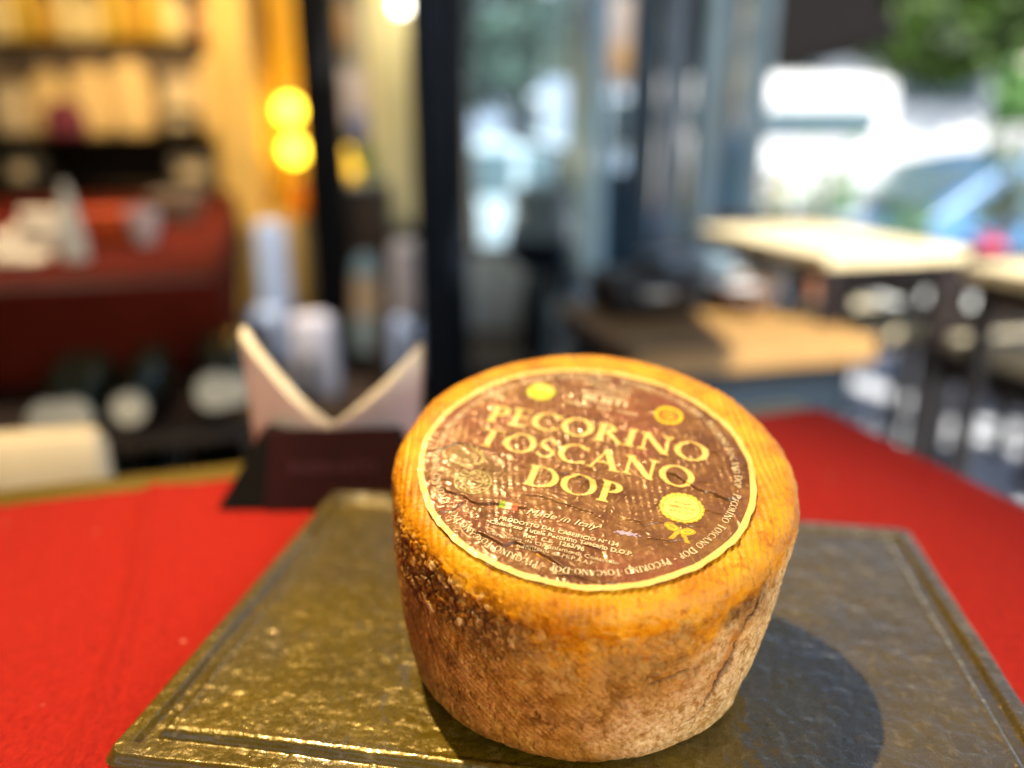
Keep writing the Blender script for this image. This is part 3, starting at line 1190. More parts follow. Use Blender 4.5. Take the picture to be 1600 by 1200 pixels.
def implicit(fn, cx, cy, half, dx):
    """fn(p, q) in mm, in the turned print frame"""
    n = int(2 * half / dx) + 1
    a = np.arange(n) * dx - half
    P_, Q_ = np.meshgrid(a + cx, a + cy, indexing='ij')
    F = fn(P_ - cx, Q_ - cy)
    F = np.where(np.abs(F) < 1e-6, 1e-6, F)
    V, f = march(F, cx - half, cy - half, dx)
    x, y = rot_to_label(V[:, 0], V[:, 1])
    return np.stack([x, y], 1), f


# green and yellow organic-style oval seal, upper left
gx, gy = -34, 45.8
print_mesh('green_seal', [implicit(lambda p, q: s_ell(p, q, 0, 0, 7.4, 7.4), gx, gy, 8, .4)], leafg, .00012, cheese)
print_mesh('green_seal_field', [implicit(lambda p, q: s_ell(p, q, 0, 0, 6.7, 6.7), gx, gy, 8, .4)], bright_y, .0002, cheese)
print_mesh('green_seal_emblem', [implicit(lambda p, q: I(s_ell(p, q, .6, 2, 4.6, 3.2, .3), -s_ell(p, q, -.8, -.4, 4, 2.2, .3)), gx, gy, 8, .3)], pale_y, .00028, cheese)


# red and yellow seal with a toothed edge, upper right
def teeth(p, q):
    a = np.arctan2(q, p)
    return np.hypot(p, q) - (6.9 + .45 * np.sign(np.sin(a * 30)) * np.abs(np.sin(a * 30)) ** .6)


sx_, sy_ = 31, 46
print_mesh('toothed_seal', [implicit(teeth, sx_, sy_, 8, .25)], bright_y, .00012, cheese)
print_mesh('toothed_seal_ring', [implicit(lambda p, q: I(I(np.hypot(p, q) - 5.4, 2.6 - np.hypot(p, q)), -(np.abs(np.sin(np.arctan2(q, p) * 6)) * .5 - .12)), sx_, sy_, 6, .25)], seal_red, .0002, cheese)
print_mesh('toothed_seal_emblem', [implicit(lambda p, q: I(s_ell(p, q, 0, 0, 2.3, 1.5, .4), -s_ell(p, q, .3, .3, 1.2, .5, .4)), sx_, sy_, 4, .25)], seal_red, .0002, cheese)


# scalloped round yellow seal with ribbon, right
def scal(r0, a_, n_):
    return lambda p, q: np.hypot(p, q) - (r0 + a_ * np.abs(np.sin(np.arctan2(q, p) * n_ / 2)))


yx, yy = 46, -18
print_mesh('scalloped_seal', [implicit(scal(9.0, .55, 22), yx, yy, 10.2, .3)], mat('seal_gold_edge', (.72, .50, .03), .4, var=.1, scale=200), .00016, cheese)
print_mesh('scalloped_seal_ring', [implicit(lambda p, q: I(scal(8.4, .4, 22)(p, q), -(np.hypot(p, q) - 8.05)), yx, yy, 10.2, .22)], pale_y, .00024, cheese)
print_mesh('scalloped_seal_field', [implicit(lambda p, q: np.hypot(p, q) - 7.4, yx, yy, 8, .4)], pale_y, .00024, cheese)
print_mesh('seal_ribbon', [implicit(lambda p, q: U(U(s_ell(p, q, -3.3, .5, 3.4, 2.0, -.25), s_ell(p, q, 3.2, -.3, 3.4, 2.0, .35)), U(s_line(p, q, -2.8, -7, 0, 0, 2.0), s_line(p, q, 4.2, -7, .4, 0, 2.0))), 47, -31, 9, .3)], mat('ribbon_gold', (.52, .34, .03), .45, var=.25, scale=250), .00012, cheese)
print_mesh('seal_ribbon_fold', [implicit(lambda p, q: U(U(np.abs(s_ell(p, q, -3.3, .5, 2.1, 1.0, -.25)) - .22, np.abs(s_ell(p, q, 3.2, -.3, 2.1, 1.0, .35)) - .22), U(s_line(p, q, -3.2, -6.5, 0, -1, .3), s_line(p, q, 4.0, -6.5, .6, -1, .3))), 47, -31, 9, .2)], bright_y, .0002, cheese)

# small Italian flag
for k, mm in enumerate((leafg, mat('flag_white_ink', (.80, .70, .52), .5, var=.06), mat('flag_red_ink', (.72, .15, .05), .5, var=.06))):
    print_mesh('flag_stripe', [implicit((lambda k: lambda p, q: s_box(p, q, -4 + k * 2.7, -1.9 + .3 * k * 0, -1.3 + k * 2.7, 1.9))(k), -24, -39.2, 5, .35)], mm, .00012, cheese)
# violet oval patch with a wavy edge beside it
print_mesh('violet_patch', [implicit(lambda p, q: s_ell(p, q, 0, 0, 4.6, 1.1, .05) + .5 * np.sin(p * 2.1) * np.sin(q * 3 + 1), 27, -39.8, 6, .3)], mat('violet_patch', (.42, .33, .48), .35, var=.3, scale=300), .00012, cheese)

# olive wreath-like emblem, left : two oval outlines, sprigs and bars
def em1(p, q):
    o = np.abs(s_ell(p, q, 0, 0, 9.5, 6.2, -.1)) - .28
    for k in range(5):
        o = U(o, I(np.abs(q - (3.4 - k * 1.7) + .25 * np.sin(p * 1.3 + k)) - .22, np.abs(p) - (7.5 - abs(k - 2) * .9)))
    for k in range(9):
        a = -1.2 + k * .32
        o = U(o, s_ell(p, q, 11 * math.cos(a) - 1, 7.6 * math.sin(a), 1.5, .42, a + 1.0))
    return o


def em2(p, q):
    o = np.abs(s_ell(p, q, 0, 0, 8.0, 7.4, .2)) - .26
    o = U(o, np.abs(s_ell(p, q, 0, 0, 4.6, 4.2, .2)) - .3)
    for k in range(14):
        a = k * .449
        o = U(o, s_ell(p, q, 6.4 * math.cos(a), 6.0 * math.sin(a), 1.25, .38, a + .7))
    o = U(o, U(np.abs(q - .6) - .3, 0 * q + 9))
    return I(o, np.abs(p) - 9.4)


print_mesh('leafy_emblem', [implicit(em1, -54, -14, 13, .24), implicit(em2, -43.5, -29.5, 10.5, .24)], olive_ink, .00022, cheese)


# small lines of sans lettering (Blender's built-in face)
def text_tris(s, size, align='CENTER', shear=0.0, bold=0.0):
    cu = bpy.data.curves.new('t', 'FONT')
    cu.body = s
    cu.size = 1
    cu.align_x = align
    cu.shear = shear
    cu.offset = bold
    cu.resolution_u = 3
    o = bpy.data.objects.new('t', cu)
    C.objects.link(o)
    dg = bpy.context.evaluated_depsgraph_get()
    me = bpy.data.meshes.new_from_object(o.evaluated_get(dg))
    me.calc_loop_triangles()
    V = np.zeros(len(me.vertices) * 3, dtype=np.float32)
    me.vertices.foreach_get('co', V)
    T = np.zeros(len(me.loop_triangles) * 3, dtype=np.int32)
    me.loop_triangles.foreach_get('vertices', T)
    bpy.data.objects.remove(o)
    bpy.data.curves.remove(cu)
    bpy.data.meshes.remove(me)
    return V.reshape(-1, 3)[:, :2] * size, T.reshape(-1, 3)


def refine(P, L):
    """P: (n,3,2) triangles, split until no edge is longer than L"""
    for _ in range(30):
        e = np.linalg.norm(P - np.roll(P, -1, 1), axis=2)
        k = e.argmax(1)
        m = e.max(1) > L
        if not m.any():
            break
        keep = P[~m]
        S_, kk = P[m], k[m]
        r = np.arange(len(S_))
        a, b, c_ = S_[r, kk], S_[r, (kk + 1) % 3], S_[r, (kk + 2) % 3]
        mid = (a + b) / 2
        P = np.concatenate([keep, np.stack([a, mid, c_], 1), np.stack([mid, b, c_], 1)])
    return P


def small_text(s, x0, x1, base_y, cap_h, m, shear=0.0, bold=.012, name='small_lettering', slope=0.0):
    V, T = text_tris(s, 1, 'LEFT', shear, bold)
    V = V - np.array([V[:, 0].min(), 0])
    V = V * np.array([(x1 - x0) / V[:, 0].max(), cap_h / .70])
    V[:, 0] += x0
    V[:, 1] += base_y + slope * (V[:, 0] - x0)
    P = refine(V[T], .32).reshape(-1, 2)
    x, y = rot_to_label(P[:, 0], P[:, 1])
    f = [[3 * i, 3 * i + 1, 3 * i + 2] for i in range(len(P) // 3)]
    print_mesh(name, [(np.stack([x, y], 1), f)], m, .00034, cheese)


small_text('PRODOTTO DAL', -12.5, 10.5, 60.2, 2.3, pcream.m)
small_text('CASEIFICIO', -8, 8, 56.4, 2.2, pcream.m)
small_text('FAMIGLIA', -12.5, 9.0, 51.6, 2.6, pcream.m)
small_text('BUSTI', -12, 10, 45.4, 5.0, pcream.m, bold=.03)
small_text('Fauglia', -19.5, -7, 40.4, 1.9, pcream.m)
small_text('PISA   ITALIA', -3.3, 17, 40.4, 1.9, pcream.m)
small_text('Made in Italy', -15.6, 15.4, -41.4, 3.4, pcream.m, shear=.35, bold=.0)
small_text('PRODOTTO DAL CASEIFICIO N°134', -25.2, 25, -48.4, 2.2, pcream.m, bold=.02)
small_text('Consorzio Tutela Pecorino Toscano D.O.P.', -28.5, 31.4, -51.5, 2.1, pcream.m, bold=.02)
small_text('Reg.  C.E.  1263/96', -12.7, 12.5, -54.9, 2.2, pcream.m, bold=.02)
small_text('Certificato da Organismo di Controllo', -27.5, 27, -57.9, 2.0, pcream.m, bold=-.004)
small_text('autorizzato dal Mi.P.A.A.F.', -14, 18, -60.9, 2.0, pcream.m, bold=-.004)
for k, (s_, a_, b_) in enumerate((('Famiglia', -3.4, 3.6), ('Caseificio Toscano', -5.4, 5.4), ('Busti San Luca', -4.6, 4.6))):
    V, T = text_tris(s_, 1, 'LEFT')
    V = V * np.array([(b_ - a_) / V[:, 0].max(), 1.6])
    P = refine((V + np.array([46 + a_, -15.6 - k * 2.7]))[T], .7).reshape(-1, 2)
    x, y = rot_to_label(P[:, 0], P[:, 1])
    print_mesh('seal_lettering', [(np.stack([x, y], 1), [[3 * i, 3 * i + 1, 3 * i + 2] for i in range(len(P) // 3)])], mat('seal_brown_ink', (.42, .27, .03), .5), .00032, cheese)
for px_, py_, w_ in ((-61, -7, 9), (-60, -11, 8)):
    pass

# ================================================================== NAPKIN HOLDER, RESERVED SIGN, NAPKINS
M_black = mat('black_leatherette', (.004, .004, .004), .75, var=.3, bump=.3, spec=.12)
M_burg = mat('burgundy_leatherette', (.022, .0018, .0035), .7, var=.2, scale=60, bump=.3, spec=.15)
hold = empty('napkin_holder', (-.145, .575, .7525), R(2))
tag(hold, 'black and burgundy napkin holder with faint lettering behind the tray', 'napkin holder')
# black stand : A-shaped body
Vb = [(-.072, -.045, 0), (.075, -.045, 0), (.075, .045, 0), (-.072, .045, 0), (-.043, -.014, .049), (.060, -.014, .049), (.060, .020, .049), (-.043, .020, .049)]
Fb = [(0, 3, 2, 1), (4, 5, 6, 7), (0, 1, 5, 4), (1, 2, 6, 5), (2, 3, 7, 6), (3, 0, 4, 7)]
st_ = link('stand', poly_mesh('stand', Vb, Fb), M_black, hold)
st_.modifiers.new('b', 'BEVEL').width = .002
Vf = [(-.036, -.0475, .001), (.074, -.0475, .001), (.058, -.0175, .052), (-.036, -.0175, .052), (-.036, -.0435, .001), (.074, -.0435, .001), (.058, -.0135, .052), (-.036, -.0135, .052)]
fp = link('front_panel', poly_mesh('front_panel', Vf, [(0, 1, 2, 3), (7, 6, 5, 4), (0, 4, 5, 1), (1, 5, 6, 2), (2, 6, 7, 3), (3, 7, 4, 0)]), M_burg, hold)
V, T = text_tris('RISERVATO', 1, 'CENTER')
k_ = .064 / (V[:, 0].max() - V[:, 0].min())
V = V * k_
nrm = Vector((0, -(.051), .030)).normalized()
upv = Vector((0, .030, .051)).normalized()
o0 = Vector((.012, -.0475, .001)) + upv * .027 + nrm * .0004
tx = link('lettering', poly_mesh('lettering', [tuple(o0 + Vector((v[0], 0, 0)) + upv * float(v[1] * .9)) for v in V], [tuple(t) for t in T]), mat('faint_rose_print', (.075, .015, .022), .5), hold)

nap_m = N('cream_paper_napkin')
nap_m.set(Base_Color=nap_m.ramp(nap_m.noise(120, 4), [(.3, (.84, .79, .66)), (.7, (.90, .85, .72))]), Roughness=.9)
nap_m.bump(nap_m.noise(900, 3), .25, .0006)


def napkin_leaf(k, n_leaf):
    """M-shaped folded leaf: notched top, arched lower edge, wings bending back"""
    nx, nz, th = 44, 14, .00085
    V = []
    for side_ in (0, 1):
        for i in range(nx + 1):
            s = -1 + 2 * i / nx
            sh = s - .07
            a = abs(sh)
            top = .056 + .0600 * (a ** 1.15) * (1.0 if s < 0 else .97)
            bot = .050 - .004 * math.cos(s * 3) - .014 * max(0, a - .35) * 1.0 - .030 * max(0, a - .62)
            if a < .40:
                bot = .050 + .004 * math.cos(a * 4)
            bot = min(bot, top - .004)
            for j in range(nz + 1):
                t = j / nz
                z = bot + (top - bot) * t
                wid = .0665 + .005 * t if s < 0 else .0665 + .003 * t
                x = s * wid
                y = .010 + .030 * a ** 2 + .010 * t * a + (k - n_leaf / 2) * (.0007 + .0006 * t * (.35 + a)) + .0012 * math.sin(s * 7 + k)
                V.append((x, y + side_ * th, z - .0012 * abs(k - n_leaf / 2)))
    m_ = (nx + 1) * (nz + 1)
    F = []
    for i in range(nx):
        for j in range(nz):
            a0 = i * (nz + 1) + j
            a1 = a0 + nz + 1
            F.append((a0, a1, a1 + 1, a0 + 1))
            F.append((m_ + a0 + 1, m_ + a1 + 1, m_ + a1, m_ + a0))
    for i in range(nx):
        for j, fl in ((0, 0), (nz, 1)):
            a0 = i * (nz + 1) + j
            a1 = a0 + nz + 1
            F.append((a0, m_ + a0, m_ + a1, a1) if not fl else (a1, m_ + a1, m_ + a0, a0))
    for j in range(nz):
        for i in (0, nx):
            a0 = i * (nz + 1) + j
            F.append((a0, a0 + 1, m_ + a0 + 1, m_ + a0))
    return V, F


naps = empty('napkin_stack', (-.1385, .553, .7525), R(0))
tag(naps, 'bundle of cream paper napkins fanned into two points in the holder', 'napkins')
for k in range(9):
    V, F = napkin_leaf(k, 9)
    me = poly_mesh('napkin', V, F)
    me.polygons.foreach_set('use_smooth', [True] * len(me.polygons))
    link('napkin', me, nap_m.m, naps)

# ================================================================== BACKGROUND, INSIDE (left)
M_cream_ch = mat('cream_leather', (.78, .62, .38), .5, var=.08)
M_dkwood = mat('dark_stained_wood', (.028, .016, .010), .45, var=.35, scale=20)
M_steel = mat('brushed_steel', (.45, .45, .43), .3, metallic=.9)


def chair(name, loc, rz, w_, seat_h, back_h, m_frame, m_pad, label, group=None, slats=0):
    t = empty(name, loc, rz)
    tag(t, label, 'chair', group)
    d_ = w_
    bx('seat', (0, 0, seat_h), (w_, d_, .05), m_pad, t, .018)
    for sx in (-1, 1):
        bx('leg', (sx * (w_ / 2 - .025), -d_ / 2 + .03, (seat_h - .025) / 2), (.038, .038, seat_h - .03), m_frame, t, .005)
        bx('leg', (sx * (w_ / 2 - .025), d_ / 2 - .02, back_h / 2), (.038, .038, back_h), m_frame, t, .005)
    bx('seat_frame', (0, 0, seat_h - .05), (w_ - .02, d_ - .02, .045), m_frame, t, .004)
    if slats:
        for k in range(slats):
            bx('slat', (0, d_ / 2 - .02, seat_h + .14 + k * (back_h - seat_h - .16) / max(1, slats - 1) * 1.0), (w_ - .08, .022, .05), m_frame, t, .005)
    else:
        bx('backrest', (0, d_ / 2 - .02, (seat_h + back_h) / 2 + .08), (w_ + .01, .06, back_h - seat_h - .10), m_pad, t, .028)
    return t


# cream chair standing behind the table, left
p = at(20, 700, .80)
ch = empty('padded_chair', (p.x - .01, .80, 0), R(12))
tag(ch, 'cream padded chair back showing behind the left end of the table', 'chair')
bx('backrest', (-.015, 0, .575), (.235, .045, .27), M_cream_ch, ch, .02)
bx('seat', (0, .22, .45), (.40, .40, .06), M_cream_ch, ch, .02)
for sx in (-1, 1):
    for y_ in (.05, .38):
        bx('leg', (sx * .15, y_, .21), (.03, .03, .42), M_dkwood, ch, .004)

# long table with dark red cloth, left
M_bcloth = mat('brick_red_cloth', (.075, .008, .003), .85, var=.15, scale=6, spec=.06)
M_bdrop = M_bcloth
bt = empty('long_table', (-1.657, 2.477, 0), TA)
tag(bt, 'long table behind on the left, laid for guests under a brick red cloth', 'table')
bx('tabletop', (0, 0, .728), (1.49, 2.39, .03), M_dkwood, bt, .004)
for sx in (-1, 1):
    for sy in (-1, 1):
        bx('leg', (sx * .68, sy * 1.1, .355), (.06, .06, .71), M_dkwood, bt, .004)


def draped(name, hw, hd, drop, seed, m, parent=None, loc=None, rot=None):
    nx, ny = 90, 80
    a = np.linspace(-hw - drop, hw + drop, nx)
    b = np.linspace(-hd - drop, hd + drop, ny)
    X, Y = np.meshgrid(a, b, indexing='ij')
    x, y = X.ravel(), Y.ravel()
    ox, oy = np.clip(np.abs(x) - hw, 0, None), np.clip(np.abs(y) - hd, 0, None)
    dn = np.maximum(ox, oy)
    P3 = np.stack([x, y, 0 * x + seed], 1)
    fold = np.sin((x + y) * 34 + fbm(P3, 5, 2, seed) * 4) * .005 * np.clip(dn / drop, 0, 1)
    x2 = np.sign(x) * (np.minimum(np.abs(x), hw) + np.where(ox > 0, .006 + fold + .012 * dn / drop, 0))
    y2 = np.sign(y) * (np.minimum(np.abs(y), hd) + np.where(oy > 0, .006 + fold + .012 * dn / drop, 0))
    z = -dn + fbm(P3, 8, 2, seed) * .0012
    idx = np.arange(nx * ny).reshape(nx, ny)
    Q = np.stack([idx[:-1, :-1], idx[1:, :-1], idx[1:, 1:], idx[:-1, 1:]], -1).reshape(-1, 4)
    o = link(name, grid_mesh(name, np.stack([x2, y2, z], 1), Q), m, parent, loc=loc, rot=rot)
    so_ = o.modifiers.new('t', 'SOLIDIFY')
    so_.thickness = .0015
    return o


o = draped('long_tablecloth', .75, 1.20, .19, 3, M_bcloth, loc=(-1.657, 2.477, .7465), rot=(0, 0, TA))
tag(o, 'brick red cloth hanging over the long table on the left', 'tablecloth')


def spot_thing(name, px, py, Y, label, cat, builder, group=None, z=None, rz=0):
    """a thing whose foot stands where the pixel looks at distance Y"""
    q = at(px, py, Y)
    t = empty(name, (q.x, Y, q.z if z is None else z), rz)
    tag(t, label, cat, group)
    builder(t)
    return t


M_nap2 = mat('pale_table_napkin', (.80, .74, .56), .9, var=.06)


def cone_napkin(h, r):
    def f(t):
        MB().lathe([(r, 0), (r * .9, h * .3), (r * .45, h * .8), (r * .12, h), (0, h * 1.01)], n=18).build('folded_cone', M_nap2, t)
        MB().box((0, -r * .9, h * .32), (r * 1.3, .006, h * .55), (R(-14), 0, R(8)), .002).build('turned_corner', M_nap2, t)
    return f


def flat_napkin(w_, d_, h_=.02):
    def f(t):
        MB().box((0, 0, h_ / 2), (w_, d_, h_), None, .006, 3).build('folded_cloth', M_nap2, t)
        MB().box((.01, .0, h_ * 1.3), (w_ * .8, d_ * .7, h_ * .6), (0, R(4), R(14)), .004).build('top_fold', M_nap2, t)
    return f


TZ = .7495
spot_thing('upright_napkin', 118, 408, 1.75, 'tall pale napkin folded to a cone on the brick red cloth', 'napkin', cone_napkin(.165, .030), z=TZ, rz=.3)
spot_thing('folded_napkin', 62, 352, 1.92, 'pale napkin folded flat beside the upright napkin cone', 'napkin', flat_napkin(.12, .10, .055), z=TZ, rz=.3)
spot_thing('folded_napkin', 38, 425, 1.72, 'small pinkish folded napkin near the front edge of the brick red cloth', 'napkin', flat_napkin(.10, .08, .012), z=TZ, rz=.1)
spot_thing('folded_napkin', 2, 385, 1.78, 'pale napkin at the left edge of the photo on the brick red cloth', 'napkin', flat_napkin(.05, .08, .03), z=TZ, rz=.1)


def bowl_b(rad, h, m, m2=None):
    def f(t):
        MB().lathe([(0, .004), (rad * .45, .0), (rad * .8, h * .4), (rad, h), (rad * .94, h), (rad * .7, h * .45), (0, h * .2)], n=28).build('bowl', m, t)
        if m2:
            MB().lathe([(0, h * .95), (rad * .5, h * .9), (rad * .9, h * .62), (rad * .7, h * .5), (0, h * .45)], n=20).build('filling', m2, t)
    return f


M_orange = mat('orange_glaze', (.65, .12, .03), .35, var=.15)
M_china = mat('pale_china', (.70, .62, .58), .25, var=.05)
spot_thing('orange_bowl', 178, 352, 2.05, 'orange bowl on the brick red cloth right of the upright napkin', 'bowl', bowl_b(.080, .08, M_orange, M_orange), z=TZ)
spot_thing('china_cup', 225, 358, 2.0, 'pale china cup beside the orange bowl on the far red table', 'cup', bowl_b(.042, .085, M_china, M_dkwood), z=TZ)
spot_thing('tan_basket', 275, 305, 2.5, 'tan bread basket at the back of the brick red table', 'basket', bowl_b(.085, .09, mat('tan_wicker', (.28, .2, .11), .8)), z=TZ)


# wine rack of dark bottles in front of the long table
def rack(t):
    for k in range(4):
        bx('shelf', (0, 0, .02 + k * .17), (.95, .28, .02), M_dkwood, t, .003)
    for k in (-1, 0, 1):
        bx('upright', (k * .465, 0, .27), (.02, .28, .52), M_dkwood, t, .003)


p = at(230, 690, 1.42)
rk = empty('bottle_rack', (-.90, 1.27, 0), TA)
tag(rk, 'low dark rack of bottles in shadow below the brick red cloth', 'rack')
rack(rk)
M_bot = mat('dark_green_glass', (.012, .02, .012), .12, var=.2, bump=0)
M_cap = mat('pale_capsule', (.62, .60, .48), .45)
M_cap2 = mat('grey_capsule', (.16, .17, .18), .45)


def lying_bottle(loc, cap, label, scale=1.0):
    t = empty('wine_bottle', loc, TA + rnd.uniform(-.05, .05))
    tag(t, label, 'bottle', 'bottles lying in the low rack')
    MB().lathe([(0, .0), (.016, 0), (.016, .08), (.038, .13), (.038, .28), (.03, .29), (0, .285)], rot=(-math.pi / 2, 0, 0), n=16).build('glass', M_bot, t)
    MB().lathe([(0, -.004), (.025 * scale, -.004), (.027 * scale, .006), (.02, .03), (.017, .03)], rot=(-math.pi / 2, 0, 0), n=16).build('capsule', cap, t)


rr0 = rk.location
for px, z_, cp, lb, sc_ in ((65, .565, M_cap, 'pale capped bottle at the left of the rack top', 1.15), (102, .565, M_cap, 'pale capped bottle second from left on the rack top', 1.15),
                        (195, .570, M_cap, 'pale capped bottle standing alone in the middle of the rack top', 1.0), (335, .585, M_cap, 'pale capped bottle near the right end of the rack top', 1.2), (365, .585, M_cap, 'palest capped bottle at the right end of the rack top', 1.0),
                        (330, .40, M_cap2, 'grey capped bottle at the right end of the upper shelf', 1.3), (200, .40, M_cap2, 'grey capped bottle in the middle of the upper shelf', 1.0), (90, .40, M_cap2, 'grey capped bottle at the left of the upper shelf', 1.0),
                        (325, .235, M_cap2, 'grey capped bottle at the right end of the middle shelf', 1.2), (205, .235, M_cap2, 'grey capped bottle in the middle of the middle shelf', 1.0)):
    q = at(px, 600, 1.27)
    yy_ = 1.27 + (at(px, 600, 1.1).x + .90) * .317 - .19
    lying_bottle((at(px, 600, yy_).x, yy_, z_ + .03), cp, lb, sc_)

# display shelving on the back wall
M_shelf = mat('dark_walnut', (.030, .018, .011), .5, var=.3)
ds = empty('display_shelf', (-2.68, 4.85, 0))
tag(ds, 'dark display shelving filled with goods along the back wall', 'shelving')
bx('back_panel', (0, .27, 1.05), (2.3, .02, 2.1), M_shelf, ds, .003)
zA = at(180, 62, 4.6).z
zB = at(180, 212, 4.6).z
zC = at(180, 288, 4.6).z
for z_ in (zA - .012, zB - .012, zC - .02, .30):
    bx('shelf', (0, .02, z_), (2.3, .50, .024), M_shelf, ds, .003)
for x_ in (-1.15, 0.0, 1.16):
    bx('side_panel', (x_, .02, 1.05), (.025, .5, 2.1), M_shelf, ds, .003)
val = mat('grey_brown_fabric', (.15, .11, .085), .9, var=.2)
for k in range(10):
    MB().lathe([(0, 0), (.085, 0), (.11, .10), (.115, .16)], n=20).build('valance_scallop', val, ds, loc=(-.55 + k * .165, -.16, zA - .19)).scale = (1, .25, 1)

M_gold = mat('golden_wrapper', (.70, .46, .06), .35, metallic=.25, var=.35, scale=9)
M_goldp = mat('pale_gold_wrapper', (.85, .68, .34), .5, var=.15, scale=9)
M_amber = mat('amber_wrapper', (.62, .34, .03), .4, metallic=.2, var=.3)
M_kraft = mat('kraft_paper', (.78, .56, .27), .8, var=.10, scale=7)
M_kraft2 = mat('tan_paper', (.62, .50, .34), .8, var=.12, scale=7)
M_plum = mat('plum_fabric', (.16, .02, .05), .7, var=.2)
M_blk = mat('black_plastic', (.012, .014, .018), .4)
M_dred = mat('dark_red_tin', (.26, .02, .01), .4)


def sack(w_, h_, m, d_=None):
    d_ = d_ or w_ * .6

    def f(t):
        o = MB().lathe([(0, 0), (.42, 0), (.5, .08), (.5, .6), (.38, .84), (.16, .93), (.20, 1.0), (.0, .98)], n=22).build('sack_body', m, t)
        o.scale = (w_, d_, h_)
        MB().lathe([(.19, .90), (.175, .925), (.19, .95)], n=20).build('tie', M_dkwood, t).scale = (w_, d_, h_)
    return f


def carton(w_, h_, m, d_=.12):
    def f(t):
        MB().box((0, 0, h_ / 2), (w_, d_, h_), None, .006).build('carton', m, t)
        MB().box((0, -d_ / 2 - .001, h_ * .5), (w_ * .6, .004, h_ * .4), None, .001).build('printed_panel', M_kraft2 if m is not M_kraft2 else M_kraft, t)
    return f


px2m = 4.6 * CP / 1250
gold_items = [(8, 40, 58, 'cream'), (42, 34, 66, 'golden'), (76, 34, 52, 'amber'), (110, 36, 60, 'pale gold'), (146, 34, 52, 'cream'), (180, 34, 64, 'golden'), (212, 34, 58, 'amber'), (246, 32, 66, 'golden'), (276, 36, 50, 'cream')]
nth_ = ['leftmost', 'second', 'third', 'fourth', 'fifth', 'sixth', 'seventh', 'eighth', 'ninth']
for (px, w_, h_, cn), nn in zip(gold_items, nth_):
    mm = {'cream': M_goldp, 'golden': M_gold, 'amber': M_amber, 'pale gold': M_goldp}[cn]
    spot_thing('wrapped_packet', px, 62, 4.6, '%s wrapped packet, %s from the left on the top display shelf' % (cn, nn) if nn != 'leftmost' else 'cream wrapped packet, leftmost on the top display shelf', 'packet', sack(w_ * px2m, h_ * px2m * 1.3, mm), 'packets on the top display shelf', z=zA)
spot_thing('red_tin', 325, 48, 4.6, 'dark red tin at the right end of the top display shelf', 'tin', carton(36 * px2m, 46 * px2m, M_dred), z=zA)
for i, (px, w_, h_, mm, cn) in enumerate([(30, 60, 74, M_kraft2, 'grey tan'), (88, 62, 88, M_kraft, 'kraft'), (152, 64, 96, M_kraft, 'kraft'), (214, 66, 104, M_kraft, 'kraft'), (290, 60, 84, M_kraft2, 'grey tan'), (345, 60, 110, M_kraft, 'kraft')]):
    spot_thing('paper_sack', px, 212, 4.62, '%s paper sack, %s from the left on the middle display shelf' % (cn, ['first', 'second', 'third', 'fourth', 'fifth', 'sixth'][i]), 'sack', sack(w_ * px2m * 1.08, h_ * px2m * 1.12, mm, .2), 'paper sacks on the middle display shelf', z=zB)
spot_thing('plum_pouch', 108, 226, 4.30, 'plum coloured pouch in front of the paper sacks', 'pouch', sack(64 * px2m * .93, 50 * px2m, M_plum, .1), z=zB)
spot_thing('black_box', 288, 212, 4.30, 'black box in front of the paper sacks, right end of the shelf', 'box', carton(48 * px2m * .93, 36 * px2m, M_blk, .1), z=zB)
spot_thing('grey_box', 305, 255, 4.35, 'grey brown box under the black box on the counter', 'box', carton(60 * px2m, 46 * px2m, mat('grey_brown_card', (.10, .085, .075), .7)), z=zC)
spot_thing('grey_box', 45, 288, 4.35, 'small charcoal box at the left end of the counter shelf', 'box', carton(44 * px2m, 46 * px2m, mat('charcoal_card', (.06, .06, .058), .7)), z=zC)

# warm pillar and yellow alcove with lamps
bp = at(375, 300, 4.25)
pl = bx('pillar', (at(378, 206, 4.25).x, 4.25, 1.5), (.20, .2, 3.0), mat('golden_plaster', (.66, .44, .14), .7, var=.15, scale=4), None, .01)
tag(pl, 'golden plaster pillar between the shelving and the yellow alcove', 'pillar')
al = bx('alcove_panel', (at(448, 206, 4.55).x, 4.6, 1.5), (.46, .06, 3.0), mat('yellow_paint', (.85, .48, .03), .6, var=.10, scale=4), None, .01)
tag(al, 'bright yellow alcove panel behind the glowing lamps', 'wall panel')


def lamp(px, py, label, rad=.06):
    q = at(px, py, 4.35)
    t = empty('globe_lamp', (q.x, 4.35, q.z))
    tag(t, label, 'lamp', 'glowing globe lamps in the alcove')
    MB().lathe([(0, -rad)] + [(rad * math.sin(a), -rad * math.cos(a)) for a in np.linspace(.2, math.pi - .2, 12)] + [(0, rad)], n=24).build('globe', mat('lamp_globe', (1, .7, .2), .3, emit=((1, .62, .03), 5.5), bump=0), t)
    MB().lathe([(0, rad), (.02, rad), (.022, rad + .02), (0, rad + .025)], n=16).build('fitting', M_steel, t)
    MB().tube([(0, 0, rad + .02), (0, .02, rad + .05), (0, .22, rad + .06)], .006).build('arm', M_steel, t)


lamp(452, 172, 'upper yellow globe lamp in the alcove')
lamp(460, 235, 'lower yellow globe lamp in the alcove')
q = at(468, 330, 4.1)


def jar(m, r_, h_):
    def f(t):
        MB().lathe([(0, 0), (r_, 0), (r_ * 1.04, h_ * .1), (r_ * 1.04, h_ * .75), (r_ * .7, h_ * .88), (r_ * .7, h_), (0, h_)], n=20).build('jar_body', m, t)
        MB().lathe([(0, h_ * 1.002), (r_ * .78, h_ * 1.002), (r_ * .78, h_ * 1.1), (0, h_ * 1.1)], n=20).build('lid', M_steel, t)
    return f


